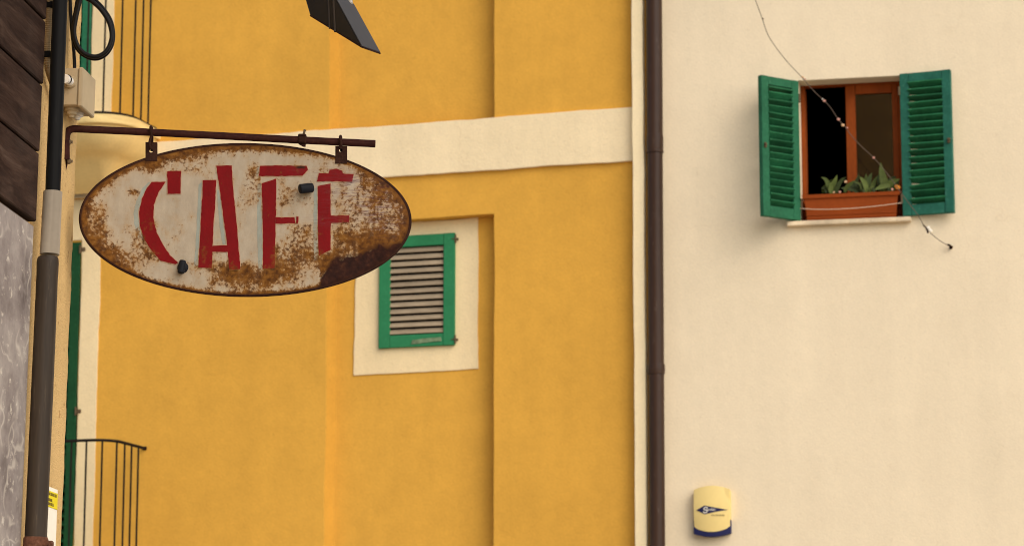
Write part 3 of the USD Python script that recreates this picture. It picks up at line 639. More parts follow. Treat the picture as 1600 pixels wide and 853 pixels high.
plant('leafy_plant', 'dense plant with dark upright leaves in the middle of the window box', [
    ([(530, 540), (570, 450), (640, 390), (720, 335)], .028, .0, -.03, 'leaf'),
    ([(640, 540), (680, 430), (740, 330), (765, 215)], .026, .05, .03, 'dark_leaf'),
    ([(900, 540), (880, 430), (830, 340), (780, 280)], .036, .01, -.02, 'leaf'),
    ([(900, 540), (910, 430), (940, 320), (985, 215)], .044, .03, .0, 'dark_leaf'),
    ([(880, 540), (880, 430), (885, 330), (890, 230)], .036, .05, .03, 'leaf'),
    ([(960, 540), (1000, 440), (1030, 350), (1075, 265)], .030, .03, .01, 'leaf'),
    ([(760, 540), (680, 480), (580, 480), (470, 470)], .044, .04, .01, 'dark_leaf'),
    ([(820, 545), (770, 440), (700, 430), (600, 440)], .040, .05, .02, 'dark_leaf'),
    ([(960, 545), (1000, 500), (1040, 440), (1060, 380)], .034, .06, .05, 'dark_leaf'),
    ([(800, 545), (800, 470), (790, 410), (760, 370)], .034, .05, .03, 'dark_leaf')], [(450, 535, -.035, .008, 'knot_pink')], (800, 540))
plant('leafy_plant', 'plant with tall broad leaf and orange bloom at the right of the window box', [
    ([(1195, 545), (1190, 400), (1150, 220), (1130, 45)], .056, .02, -.02, 'leaf'),
    ([(1200, 545), (1260, 430), (1350, 360), (1450, 320)], .046, .02, -.02, 'leaf'),
    ([(1290, 440), (1220, 430), (1120, 460), (1025, 500)], .038, -.01, -.035, 'leaf'),
    ([(1220, 545), (1270, 400), (1330, 320), (1390, 275)], .044, .04, .02, 'dark_leaf'),
    ([(1180, 545), (1130, 430), (1100, 330), (1090, 250)], .040, .06, .04, 'dark_leaf'),
    ([(1240, 545), (1200, 450), (1190, 390), (1210, 330)], .040, .05, .03, 'dark_leaf'),
    ([(1300, 545), (1340, 470), (1400, 400), (1440, 350)], .036, .05, .02, 'dark_leaf')],
    [(1420, 462, -.03, .016, 'orange_petal'), (1390, 440, -.02, .012, 'orange_petal'), (1325, 490, -.035, .008, 'knot_pink')], (1200, 540))
cs = [K(1250, 326, -.036), K(1275, 327.2, -.05), K(1305, 327.0, -.052), K(1340, 325, -.052), K(1375, 321.5, -.05), K(1409, 317, -.034)]
cd = thing('cord', 'thin pale cord strung across the front of the terracotta planter', 'cord', KF, cs[0])
obj('strand', tube(spline(cs, 5), .0028, 6), 'cord', cd, smooth=True)

# ------------------------------------------------------------------ knotted wire from above the window down to its wall hook
wp = [(1120, -150, -.02), (1150, -75, -.18), (1180, 0, -.26), (1191, 30, -.28), (1200, 55, -.29), (1215, 78, -.30), (1232, 99, -.31), (1250, 118, -.315), (1262, 132, -.32), (1275, 146, -.32), (1288, 158, -.32), (1298, 169, -.32), (1310, 187, -.32), (1320, 198, -.32), (1331, 213, -.31), (1347, 230, -.30), (1365, 246.5, -.28), (1386, 271, -.26), (1402, 293, -.24), (1418, 315, -.22), (1434, 336, -.18), (1446, 356, -.14), (1456, 366, -.11), (1470, 377, -.06), (1486, 386, -.012)]
W3 = spline([K(a, b, y) for a, b, y in wp], 5)
wi = thing('wire', 'thin sagging wire with pinkish knots crossing the window diagonally to a wall hook', 'wire', KF, K(1486, 386, 0))
obj('strand', tube(W3, .0027, 6), 'wire', wi, smooth=True)
for (a, b, y, r, m) in ((1192, 30, -.28, .006, 'dark_rust'), (1254, 121, -.315, .010, 'pale_petal'), (1258, 124, -.315, .007, 'knot_pink'), (1288, 158, -.32, .011, 'knot_pink'), (1285, 155, -.32, .006, 'print_white'), (1310, 187, -.32, .011, 'knot_pink'), (1317, 196, -.32, .012, 'pale_petal'), (1324, 200, -.32, .007, 'knot_pink'), (1365, 246.5, -.28, .009, 'knot_pink')):
    s = trimesh.creation.icosphere(2, r); s.vertices *= 1 + .5 * (meshkit.noise(s.vertices * 140 + a, 3)[:, None] - .5); s.vertices *= [1, .9, .8]; s.apply_translation(K(a, b, y))
    obj('knot', s, m, wi, smooth=True)
q = K(1451, 359, -.125)
obj('insulator', join(tube(spline([q + [-.010, 0, .022], q + [-.002, 0, .010], q + [.010, 0, -.008], q + [.014, 0, -.022]], 4), [.004, .012, .015, .0165, .016, .012, .012, .013, .0155, .0155, .013, .009, .004], 14)), 'porcelain', wi, smooth=True)
obj('clip', tube([q + [-.034, -.012, .032], q + [-.018, -.014, .012], q + [-.010, -.016, -.004], q + [-.004, -.016, -.026]], .0055, 8), 'dark_rust', wi, smooth=True)
q = K(1486, 386, 0)
obj('hook', join(tube(spline([q + [-.022, -.025, .012], q + [-.004, -.03, .006], q + [.004, -.02, -.008], q + [0, .004, -.004]], 4), .006, 8), tube([q + [0, -.006, -.002], q + [0, .0, -.002], q + [0, .002, -.002]], [.010, .013, .013], 12)), 'dark_rust', wi, smooth=True)

# ------------------------------------------------------------------ alarm siren box on the cream wall
al = thing('alarm_box', 'cream alarm siren box with navy base and diamond emblem on the cream wall', 'alarm box', KF, K(1112, 798))
ax0, ax1 = K(1083.5, 798, -.05)[0], K(1141.5, 798, -.05)[0]
az = lambda py: K(1112, py, -.06)[2]
axc, aw = (ax0 + ax1) / 2, (ax1 - ax0) / 2
def shield(xs, ztop, zbot, yfront, yback):
    """a panel whose front bulges; ztop, zbot, yfront are functions of u in -1..1 (and of t for the front)"""
    nu, nt = 25, 14; V, F = [], []
    for j in range(nt):
        t = j / (nt - 1)
        for i in range(nu):
            u = -1 + 2 * i / (nu - 1); V.append((axc + xs * u, yfront(u, t), zbot(u) + (ztop(u) - zbot(u)) * t))
    for j in range(nt - 1):
        for i in range(nu - 1):
            a_ = j * nu + i; F += [[a_, a_ + 1, a_ + nu + 1], [a_, a_ + nu + 1, a_ + nu]]
    V = np.array(V); F = np.array(F); f0 = V[F[0]]
    if np.cross(f0[1] - f0[0], f0[2] - f0[0])[1] > 0: F = F[:, ::-1]
    rim = list(range(nu)) + [j * nu + nu - 1 for j in range(1, nt)] + [(nt - 1) * nu + i for i in range(nu - 2, -1, -1)] + [j * nu for j in range(nt - 2, 0, -1)]
    P, Q = V[rim], V[rim].copy(); Q[:, 1] = yback; n = len(rim); o = len(V)
    side, c = [], V.mean(axis=0)
    for i in range(n):
        k = (i + 1) % n
        for t in ((i, i + n, k + n), (i, k + n, k)):
            w = np.vstack([P, Q])[list(t)]; nrm = np.cross(w[1] - w[0], w[2] - w[0])
            side.append(t if np.dot(nrm * [1, 0, 1], w.mean(axis=0) - c) > 0 else t[::-1])
    backp = V.copy(); backp[:, 1] = yback
    # the front keeps its own corners, so that it shades as one smooth bulge
    return trimesh.Trimesh(np.vstack([V, P, Q, backp]), np.vstack([F, np.array(side) + o, F[:, ::-1] + o + 2 * n]), process=False)
zt, zs, zb = az(758.5), az(764), az(838)
bulge = lambda u, t: -.050 - .020 * (1 - u * u) - .014 * math.sin(math.pi * min(1, max(0, t)))
obj('base', shield(aw, lambda u: az(812) + .0 * u, lambda u: az(832.5) - (az(832.5) - zb) * (1 - u * u), lambda u, t: -.050 - .018 * (1 - u * u), .0), 'alarm_navy', al, smooth=True)
obj('back_plate', box(ax0 + .004, ax1 - .001, -.035, -.001, az(812), az(765), .004), 'alarm_cream', al)
obj('cover', shield(aw - .004, lambda u: zs + (zt - zs) * (1 - u * u), lambda u: az(823) - (az(823) - az(830.5)) * (1 - u * u), bulge, -.036), 'alarm_cream', al, smooth=True)
zmid = lambda py: az(py)
AXP = lambda px: K(px, 798, -.062)[0]
def onfront(x, z, d):
    u = (x - axc) / aw; zl, zh = az(830.5), zt
    return (x, bulge(u, (z - zl) / (zh - zl)) - d, z)
em = Polygon([(AXP(1088.5), az(796.3)), (AXP(1101.5), az(789.3)), (AXP(1118), az(792.9)), (AXP(1137), az(796.6)), (AXP(1118), az(799.8)), (AXP(1102), az(803.2))])
def decal(poly, d0, d1, m, name, step=.012):
    e = trimesh.creation.extrude_polygon(poly, 1.0); e = e.subdivide_to_size(step * 2.5) if step else e
    vv = e.vertices; e.vertices = np.array([onfront(a_, b_, d0 + (d1 - d0) * c_) for a_, b_, c_ in vv]); e.fix_normals()
    return e
eo = obj('emblem', decal(em, -.0005, .0012, 'alarm_navy', 'emblem'), 'alarm_navy', al)
def text_on(txt, x, z, h, d, bold=False, shear=0.0):
    t_ = meshkit.text_mesh(txt, h, 1.0, bold); vv = t_.vertices
    t_.vertices = np.array([onfront(x + a_ + shear * b_, z + b_, d + .0008 * c_) for a_, b_, c_ in vv]); t_.fix_normals(); return t_
obj('lettering', text_on('S', AXP(1098.2), az(801.2), .040, .0014, True, .1), 'print_white', eo)
obj('lettering', text_on('umitec', AXP(1104.3), az(797.6), .0145, .0014, True), 'print_white', eo)
obj('lettering', text_on('971 36 30 50', AXP(1112), az(806.0), .0095, .0006, True), 'print_grey', al)

# ------------------------------------------------------------------ near building at the left: rendered corner, boards above, stone below
nb = thing('near_building', 'near house corner at the left edge with rough tan render, boards and stone cladding', 'building', LF)
LP = lambda px, py, y=0.0: LF.px(px, py, y)
nw = mbox(-14.0, 0.0, 0.0, 6.0, 0, 13.0).refine_to_length(.5)
# finely uneven edge at the corner
nt_ = totm(mbox(-14.0, 0.0, 0.0, 6.0, 0, 13.0))
core = box(-14.0, -.3, .0005, 6.0, 0, 13.0)
obj('wall', core, 'rough_plaster', nb)
cols, rows = 8, 900
zz = np.linspace(0.0, 13.0, rows); V, F = [], []
prof = [(-.30, 0), (-.2, 0), (-.1, 0), (-.02, 0), (-.006, .002), (0, .008), (.0, .02), (0, .30), (0.0, 6.0)]
for z in zz:
    for (a_, b_) in prof:
        near = 1.0 if a_ > -.05 and b_ < .1 else 0.0
        e1 = near * (.010 * (meshkit.noise(np.array([3.3, 1.1, z * 14]), 4) - .5) + .006 * (meshkit.noise(np.array([1.3, 5.1, z * 60]), 5) - .5))
        V.append((a_ + e1, b_ - .0 * near, z))
np_ = len(prof)
for i in range(rows - 1):
    for k_ in range(np_ - 1):
        a_ = i * np_ + k_; F += [[a_, a_ + 1, a_ + np_ + 1], [a_, a_ + np_ + 1, a_ + np_]]
obj('corner', trimesh.Trimesh(V, F, process=False), 'rough_plaster', nb)
obj('roof', box(-14.3, .35, -.35, 6.0, 13.0, 13.2), 'roof_tile', nb)
ce = LP(60, 300, -.022)[0]                                    # far end of the cladding
zl = [LP(71, 34, -.022)[2], LP(66.5, 135, -.022)[2], LP(61, 240, -.022)[2], LP(54, 348, -.022)[2]]
pitch = (zl[0] - zl[3]) / 3
zs_ = [zl[0] + pitch * k_ for k_ in (4, 3, 2, 1)] + zl
for i in range(len(zs_) - 1):
    za, zb_ = zs_[i + 1], zs_[i]
    ym = 34 + 104.7 * (i - 4) + 52
    cp = LP(71 - .049 * ym, ym, -.022)[0]
    for (xa, xb) in ((ce - 2.6, cp + random.uniform(-.004, .004)), (ce - 5.2, ce - 2.606)):
        dy = random.uniform(0, .004)
        obj('plank', box(xa, xb, -.024 - dy, -.001, za + .003, zb_ - .003, .003), 'old_plank', nb)
ceS = LP(47, 500, -.02)[0]
ztop_s = zl[3] - .008
for (xa, xb) in ((ceS - 1.2, ceS), (ceS - 2.4, ceS - 1.204), (ceS - 3.6, ceS - 2.404)):
    for (za, zb_) in ((ztop_s - 1.25, ztop_s), (.004, ztop_s - 1.254)):
        obj('stone_panel', box(xa, xb, -.020, -.001, za, zb_, .003), 'veined_stone', nb)
obj('edge_bead', box(ceS + .002, ceS + .022, -.010, -.0005, .01, ztop_s, .003), 'rough_plaster', nb)

# ------------------------------------------------------------------ pipe on the near wall
PY = -.055
np0 = LP(94, 0, PY); np1 = LP(82.5, 300, PY); np2 = LP(77.5, 398, PY); np3 = LP(75, 401, PY); np4 = LP(55.3, 853, PY)
ext = lambda a_, b_, z: a_ + (b_ - a_) * (z - a_[2]) / (b_[2] - a_[2])
sp = thing('service_pipe', 'black and brown service pipe with a grey sleeve, running up the near tan wall', 'pipe', LF, (np4[0], PY, 0))
mpx = 7.45 / FPX
obj('upper_pipe', tube([ext(np0, np1, 4.8), np0, np1, ext(np0, np1, np1[2] - .05)], 11.7 * mpx, 24), 'black_plastic', sp, smooth=50)
obj('sleeve', tube([np1 + [0, 0, .0005], np1, (np1 + np2) / 2, np2, np2 - [0, 0, .0005]], [12.6 * mpx, 14.7 * mpx, 14.9 * mpx, 15.2 * mpx, 13.4 * mpx], 28), 'grey_sleeve', sp, smooth=35)
zz = np.linspace(0.0, 1, 40)
lp, rr = [], []
for t in zz:
    q = np3 + (ext(np3, np4, 0.9) - np3) * t ** 1.6; lp.append(q); rr.append((16.4 + .5 * min(1, t * 3)) * mpx)
rr[0] = 14.6 * mpx; rr[1] = 16.2 * mpx; rr[2] = 16.9 * mpx; rr[3] = 16.9 * mpx
lowp = tube(lp, rr, 28); lv = lowp.vertices
lv += .0022 * (meshkit.noise(lv * 55, 3)[:, None] - .5) * np.where(lv[:, 2:3] > np3[2] - .05, 1, .3)
lowp.vertices = lv
obj('lower_pipe', lowp, 'old_pipe', sp, smooth=50)
zj = LP(57, 841, PY)[2]; qj = ext(np3, np4, zj)
obj('joint', join(tube([qj + [0, 0, .003], qj, qj - [0, 0, .05], qj - [0, 0, .055]], [17.4 * mpx, 18.6 * mpx, 18.8 * mpx, 17 * mpx], 24), rod(qj + [-.02, -.030, -.012], qj + [.022, -.030, -.014], .009, 8), box(qj[0] - .008, qj[0] + .010, qj[1] - .046, qj[1] - .02, qj[2] - .03, qj[2] - .006, .003)), 'rusty_joint', sp, smooth=40)
for px_, py_ in ((93, -30),):
    q = ext(np0, np1, LP(px_, py_, PY)[2])
    obj('clip', join(tube([q - [0, 0, .008], q, q + [0, 0, .008]], [13.2 * mpx, 13.8 * mpx, 13.2 * mpx], 20), box(q[0] - .008, q[0] + .008, PY + 10 * mpx, -.0005, q[2] - .008, q[2] + .008)), 'black_plastic', sp, smooth=40)

# corrugated conduit beside it
cq = [LP(79, -90, -.018), LP(77.5, 0, -.018), LP(76, 40, -.018), LP(74, 85, -.018), LP(75, 105, -.018), LP(79, 120, -.018), LP(84, 135, -.020), LP(88, 150, -.02)]
cc = thing('corrugated_conduit', 'ribbed tan cable conduit clipped beside the black pipe at the upper left', 'conduit', LF, cq[3])
cl = spline(cq, 60)
s_ = np.concatenate([[0], np.cumsum(np.linalg.norm(np.diff(cl, axis=0), axis=1))])
obj('hose', tube(cl, .0085 + .0016 * np.sin(s_ * 2 * np.pi / .0058), 12), 'conduit', cc, smooth=True)
for py_ in (9, 86):
    q = LP(77.5 if py_ < 50 else 74, py_, -.018)
    obj('clip', box(q[0] - .012, q[0] + .06, q[1] - .014, -.0006, q[2] - .009, q[2] + .009, .003), 'black_plastic', cc)

# junction box
jd = .048
j0 = LP(128, 140, -jd - .012); jz1 = LP(128, 105, -jd - .012)[2]; jz0 = LP(128, 165.5, -jd - .012)[2]
jx0 = j0[0]; jx1 = LP(146.5, 178, -jd - .012)[0]
jx1 = min(jx1, -.004)
jb = thing('junction_box', 'grey beige plastic junction box on the wall corner just above the sign bracket', 'junction box', LF, (jx0, 0, jz0))
obj('body', box(jx0, jx1, -jd, -.0005, jz0, jz1, .003), 'box_plastic', jb)
obj('lid', box(jx0 - .002, jx1 + .002, -jd - .014, -jd - .0005, jz0 - .004, jz1 + .002, .003), 'box_plastic', jb)
gq = LP(113, 130, -.026); gz = LP(113, 132, -.026)[2]
gq = np.array([jx0, -.026, gz])
obj('gland', join(tube([gq + [.001, 0, 0], gq + [-.003, 0, 0], gq + [-.007, 0, 0]], [.0185, .0185, .0165], 18)), 'box_plastic', jb, smooth=35)
obj('spigot', tube([gq + [-.006, 0, 0], gq + [-.02, .0, 0], gq + [-.030, .001, -.001], gq + [-.046, .002, -.002]], .0125, 16), 'white_plastic', jb, smooth=40)
obj('spigot_ring', tube([gq + [-.026, .0, 0], gq + [-.028, .0, 0], gq + [-.030, .001, 0]], [.0128, .0138, .0128], 16), 'cable_black', jb, smooth=40)
tz = np.array([jx0 + .05, -.024, jz1])
obj('gland', tube([tz - [0, 0, .001], tz + [0, 0, .004], tz + [0, 0, .008]], [.017, .0165, .012], 16), 'box_plastic', jb, smooth=35)
bz = np.array([jx0 + .035, -.024, jz0])
obj('gland', tube([bz + [0, 0, .001], bz - [0, 0, .008], bz - [0, 0, .010], bz - [0, 0, .018], bz - [0, 0, .020], bz - [0, 0, .026]], [.021, .020, .015, .014, .009, .007], 18), 'box_plastic', jb, smooth=35)
bz2 = np.array([jx0 + .09, -.026, jz0])
obj('gland', tube([bz2 + [0, 0, .001], bz2 - [0, 0, .010], bz2 - [0, 0, .012], bz2 - [0, 0, .02]], [.017, .016, .011, .006], 18), 'white_plastic', jb, smooth=35)

# black cable: down into the box, and its hanging loop
YC = LF.w((jx0 + .05, -.05, 0))[1]
def C3(px, py, dy=0.0): return at(px, py, YC + dy)
lc_ = thing('power_cable', 'black cable hanging in a loop above the grey junction box', 'cable', WORLD, C3(118, 100))
top_in = LF.w(tz + [0, 0, .004])
c1 = spline([C3(108, -120), C3(108.5, -40), C3(109.5, 0), C3(111.5, 40), C3(115, 75), top_in + [0, 0, .01], top_in - [0, 0, .004]], 8)
obj('strand', tube(c1, .0048, 10), 'cable_black', lc_, smooth=True)
c2 = spline([C3(140, -120, -.03), C3(131, -45, -.03), C3(126, -5, -.03), C3(118.5, 30, -.03), C3(116, 52, -.03), C3(121, 71, -.03), C3(132, 84, -.03), C3(148, 89, -.028), C3(162, 84, -.026), C3(171, 72, -.024), C3(174.5, 55, -.022), C3(170, 35, -.02), C3(158, 16, -.018), C3(144, 3, -.016), C3(128, -8, -.014), C3(116, -40, -.012), C3(112, -120, -.01)], 8)
obj('strand', tube(c2, .0062, 10), 'cable_black', lc_, smooth=True)
c3 = spline([C3(120, -120, -.012), C3(119.5, -45, -.015), C3(121, -5, -.016), C3(115.5, 30, -.016), C3(113.5, 54, -.016), C3(118, 73, -.016), C3(131, 87.5, -.016), C3(149, 93.0, -.014), C3(165, 86.5, -.012), C3(174.5, 73, -.01), C3(177.5, 55, -.008), C3(173.5, 33, -.006), C3(161, 13, -.004), C3(147, -1, -.002), C3(131, -14, .0), C3(122, -120, .002)], 8)
obj('strand', tube(c3, .0048, 10), 'cable_black', lc_, smooth=True)

# ------------------------------------------------------------------ sign bracket
YS = LF.w((LP(102, 235)[0], 0, 0))[1]
S = lambda px, py, dy=0.0: at(px, py, YS + dy)
mp = 7.6 / FPX
br = thing('sign_bracket', 'rusty iron rod bracket sticking out of the near wall and carrying the oval sign', 'bracket', WORLD, S(103, 240))
wallx = lambda px, py, o=.0: LF.w(LP(px, py, -o))
bp = [S(103.5, 250), S(103.3, 225), S(104, 212), S(107, 205), S(113, 202), S(121, 201.8), S(200, 205.3), S(350, 212.8), S(470, 219.2), S(586.5, 225)]
q5 = np.vstack([spline(bp[:6], 8)[:-1], bp[5:]])
obj('rod', tube(q5, 5.9 * mp, 14), 'rusty_bar', br, smooth=50)
f0 = [S(103.5, 205), S(103, 258)]
obj('wall_plate', hull([S(98.5, 212, .01), S(106.5, 212, .01), S(107, 252, .01), S(98.5, 252, .01), S(102, 271, .01), S(98.5, 212, .03), S(106.5, 212, .03), S(107, 252, .03), S(98.5, 252, .03), S(102, 271, .03)]), 'rusty_bar', br)
for py_ in (222, 252):
    a_ = S(106, py_, .004); obj('bolt', join(tube([a_, a_ + [.006, 0, 0], a_ + [.008, 0, 0]], [.0085, .0085, .006], 6), rod(a_ + [.006, 0, 0], a_ + [.013, 0, -.001], .0045, 8)), 'dull_iron', br)
# cable clamp with its loose strap end on the rod
a_ = S(472, 219)
obj('clamp', join(tube([S(466, 219.0), S(468, 219), S(477, 219.5), S(479, 219.6)], [6.5 * mp, 8.0 * mp, 8.0 * mp, 6.6 * mp], 8), box(a_[0] - .011, a_[0] + .012, a_[1] - .012, a_[1] + .012, a_[2] + .008, a_[2] + .0155, .003), hull([S(467, 226, -.008), S(478, 226, -.008), S(477.5, 230, -.008), S(474, 230, -.008), S(467, 226, .01), S(478, 226, .01), S(477.5, 230, .01), S(474, 230, .01)])), 'dark_rust', br)
obj('strap_end', tube([S(473.5, 213), S(475, 208), S(476.5, 203)], [.003, .003, .0042], 8), 'dull_iron', br, smooth=True)

# ------------------------------------------------------------------ the oval sign
CXS, CYS, RA, RB = 383.0, 343.5, 257.3, 117.3
TILT = math.radians(.5)
so = S(CXS, CYS)
sg = thing('cafe_sign', 'rusty white oval metal sign with red hand-painted CAFE letters hanging from the rod', 'sign', WORLD, so)
def spt(px, py, d=0.0):
    """a point of the sign's face (upright plane), d metres in front of it"""
    q = S(px, py); return q + np.array([0, -d, 0])
NR, NA = 70, 260
face_px = [(CXS, CYS)]
for i in range(1, NR + 1):
    for k_ in range(NA):
        a_ = 2 * math.pi * k_ / NA; r_ = i / NR; x_, y_ = RA * r_ * math.cos(a_), RB * r_ * math.sin(a_)
        face_px.append((CXS + x_ * math.cos(TILT) - y_ * math.sin(TILT), CYS + x_ * math.sin(TILT) + y_ * math.cos(TILT)))
face_px = np.array(face_px)
def blob(p, x, y, sx, sy, a_=0.0):
    c_, s_ = math.cos(a_), math.sin(a_); u = (p[:, 0] - x) * c_ + (p[:, 1] - y) * s_; w = -(p[:, 0] - x) * s_ + (p[:, 1] - y) * c_
    return np.exp(-(u / sx) ** 2 - (w / sy) ** 2)
def sign_fields(p):
    u, w = (p[:, 0] - CXS) / RA, (p[:, 1] - CYS) / RB; r_ = np.sqrt(u * u + w * w)
    n = meshkit.fbm(np.column_stack([p / 22.0, np.zeros(len(p))]), 4, 3) - .5
    rust = .10 + .44 * n
    rust += .42 * np.clip((r_ - .93) / .06, 0, 1) ** 1.5 + .10 * np.clip((r_ - .80) / .2, 0, 1) * (u < -.2) + .06 * np.clip((r_ - .82) / .18, 0, 1)
    rust += .45 * np.clip((r_ - .84 - .2 * n) / .10, 0, 1) * (np.clip((-w - .4) / .2, 0, 1)) * np.clip(1 - np.abs(u + .06) / .5, 0, 1) ** .5
    for (x, y, sx, sy, s) in ((160, 345, 18, 45, .22), (222, 355, 16, 26, .32), (210, 300, 14, 5, .4), (195, 405, 50, 22, .28), (190, 360, 30, 25, .14), (170, 400, 30, 30, .15),
                              (375, 430, 40, 22, .42), (352, 425, 18, 26, .3), (430, 432, 45, 16, .40), (395, 268, 16, 12, .28), (385, 312, 18, 16, .32), (405, 300, 14, 24, .26), (300, 340, 6, 10, .28), (270, 335, 20, 18, .12),
                              (462, 312, 30, 16, .34), (470, 368, 26, 18, .32), (460, 405, 34, 24, .30), (475, 265, 24, 8, .30), (540, 325, 28, 24, .30), (555, 355, 60, 30, .32), (530, 372, 30, 14, .34), (600, 330, 26, 46, .34), (520, 285, 20, 18, .24), (575, 285, 40, 20, .28),
                              (500, 405, 24, 22, .40), (240, 395, 30, 14, .2), (330, 285, 40, 10, .16), (290, 268, 40, 10, .18), (318, 400, 12, 22, .24), (238, 258, 8, 16, .45), (232, 255, 16, 10, .3), (540, 250, 14, 14, .3), (310, 248, 60, 8, .2), (430, 395, 10, 40, .18)):
        rust += (.56 if x > 510 else .80) * s * blob(p, x, y, sx, sy)
    for (x, y, sx, sy, s) in ((400, 350, 9, 40, .1), (290, 310, 50, 30, .16), (340, 245, 30, 8, .10), (420, 250, 60, 8, .12), (185, 335, 20, 20, .1), (505, 330, 14, 60, .12)):
        rust -= s * blob(p, x, y, sx, sy)
    # the bare, dark lower right
    line = 404 - (p[:, 0] - 512) * .30 + 14 * np.clip((522 - p[:, 0]) / 14, 0, 3) ** 1.4 + 16 * (meshkit.fbm(np.column_stack([p / 16.0, np.full(len(p), 5.0)]), 3, 9) - .5)
    line = np.where(p[:, 0] > 600, line + 0.25 * (p[:, 0] - 600), line)
    rust += .32 * np.exp(-((p[:, 1] - line) / 17) ** 2) * (p[:, 0] > 500) + .07 * np.clip((p[:, 0] - 540) / 40, 0, 1) * (p[:, 1] > 285)
    iron = np.clip((p[:, 1] - line) / 14, -.6, 1.0) * .45 + .28
    iron = np.where(p[:, 0] < 480, -.4, iron)
    top = np.clip((-w - .93 - .05 * n) / .05, 0, 1) * np.clip(1 - np.abs(u + .05) / .55, 0, 1) ** .3
    iron = np.maximum(iron, .12 + .42 * top * (top > 0)) - .12 * (top <= 0) * (iron < .1)
    iron = np.maximum(iron, .10 + .42 * np.clip((r_ - .975) / .02, 0, 1))
    iron = np.maximum(iron, .62 * blob(p, 470, 262, 11, 4) )
    scr = np.clip(1.2 * blob(p, 580, 300, 60, 34) + 1.3 * blob(p, 608, 345, 26, 40) + .5 * blob(p, 520, 345, 40, 8) + .4 * blob(p, 475, 265, 30, 10), 0, 1) * (meshkit.fbm(np.column_stack([p / 22.0, np.full(len(p), 2.0)]), 3, 4) * 1.6 - .1)
    return {'rust': rust, 'iron': iron, 'scratch': np.clip(scr, 0, 1)}
F = []
for k_ in range(NA): F.append([0, 1 + (k_ + 1) % NA, 1 + k_])
for i in range(NR - 1):
    for k_ in range(NA):
        a_, b_ = 1 + i * NA + k_, 1 + i * NA + (k_ + 1) % NA; F += [[a_, b_, b_ + NA], [a_, b_ + NA, a_ + NA]]
front = np.array([spt(x, y, 0.0) for x, y in face_px])
backv = front + np.array([0, .009, 0])
n0 = len(front); F2 = F + [[c_ + n0, b_ + n0, a_ + n0] for a_, b_, c_ in F]
e0 = 1 + (NR - 1) * NA
for k_ in range(NA):
    a_, b_ = e0 + k_, e0 + (k_ + 1) % NA; F2 += [[a_, b_, b_ + n0], [a_, b_ + n0, a_ + n0]]
fl = sign_fields(face_px)
pm = trimesh.Trimesh(np.vstack([front, backv]), F2, process=False)
if pm.volume < 0: pm.invert()
obj('plate', pm, 'sign_enamel', sg, prim={k_: np.concatenate([a_, a_]) for k_, a_ in fl.items()})
a_ = np.linspace(0, 2 * np.pi, 241)
rim = np.array([spt(CXS + RA * math.cos(t) * math.cos(TILT) - RB * math.sin(t) * math.sin(TILT), CYS + RA * math.cos(t) * math.sin(TILT) + RB * math.sin(t) * math.cos(TILT), -.0045) for t in a_])
obj('rim', tube(rim, .0052, 8, caps=False), 'dark_rust', sg, smooth=True)

A4 = lambda pts: [(100 + x / 2.8433, 180 + y / 2.8433) for x, y in pts]
B4 = lambda pts: [(380 + x / 4.739, 250 + y / 4.739) for x, y in pts]
LETTERS = {
    'C': [A4([(390, 297), (452, 297), (420, 345), (400, 400), (397, 455), (412, 520), (440, 575), (470, 620), (508, 656), (495, 663), (430, 648), (395, 610), (355, 550), (337, 490), (333, 430), (345, 375), (368, 325)]), A4([(458, 250), (520, 247), (519, 350), (460, 352)])],
    'A': [A4([(616, 289), (677, 289), (672, 400), (664, 490), (661, 580), (657, 680), (597, 677), (604, 540), (612, 400)]), A4([(676, 226), (746, 224), (752, 330), (764, 440), (774, 560), (785, 685), (735, 688), (722, 560), (705, 430), (690, 320)]), A4([(660, 580), (726, 578), (730, 608), (656, 608)])],
    'F': [B4([(125, 45), (260, 42), (470, 45), (480, 75), (440, 120), (330, 120), (245, 123), (115, 122)]), B4([(137, 172), (245, 140), (243, 300), (243, 430), (238, 600), (237, 800), (145, 808), (147, 600), (142, 430)]), B4([(240, 425), (380, 425), (385, 470), (240, 474)]), B4([(393, 418), (411, 420), (406, 470), (391, 470)])],
    'E': [B4([(560, 97), (632, 100), (640, 72), (690, 65), (735, 80), (740, 100), (820, 105), (805, 162), (680, 160), (545, 160)]), B4([(552, 195), (648, 175), (648, 330), (650, 470), (648, 600), (650, 665), (600, 690), (560, 712), (553, 600), (553, 400)]), B4([(645, 413), (785, 410), (785, 462), (645, 470)])],
}
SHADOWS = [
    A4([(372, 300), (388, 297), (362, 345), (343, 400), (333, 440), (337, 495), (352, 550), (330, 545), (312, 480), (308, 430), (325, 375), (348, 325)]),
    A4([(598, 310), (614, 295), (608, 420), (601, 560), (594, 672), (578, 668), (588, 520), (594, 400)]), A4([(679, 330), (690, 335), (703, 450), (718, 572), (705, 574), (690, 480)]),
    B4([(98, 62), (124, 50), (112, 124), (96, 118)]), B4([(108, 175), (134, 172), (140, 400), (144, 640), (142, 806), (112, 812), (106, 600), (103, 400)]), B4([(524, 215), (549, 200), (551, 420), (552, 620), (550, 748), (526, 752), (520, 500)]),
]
def ppoly(polys, grow=0.0, rough=1.0, seed=0):
    out = []
    for i, p in enumerate(polys):
        P_ = Polygon(p).buffer(grow) if grow else Polygon(p)
        P_ = P_.segmentize(3.0); q = np.array(P_.exterior.coords)[:-1]
        q = q + rough * (np.column_stack([meshkit.noise(np.column_stack([q / 5.0, np.full(len(q), seed + i)]), 1), meshkit.noise(np.column_stack([q / 5.0, np.full(len(q), seed + i + 50)]), 2)]) - .5)
        out.append(Polygon(q).buffer(0))
    import shapely
    u = shapely.union_all(out); return [u] if u.geom_type == 'Polygon' else list(u.geoms)
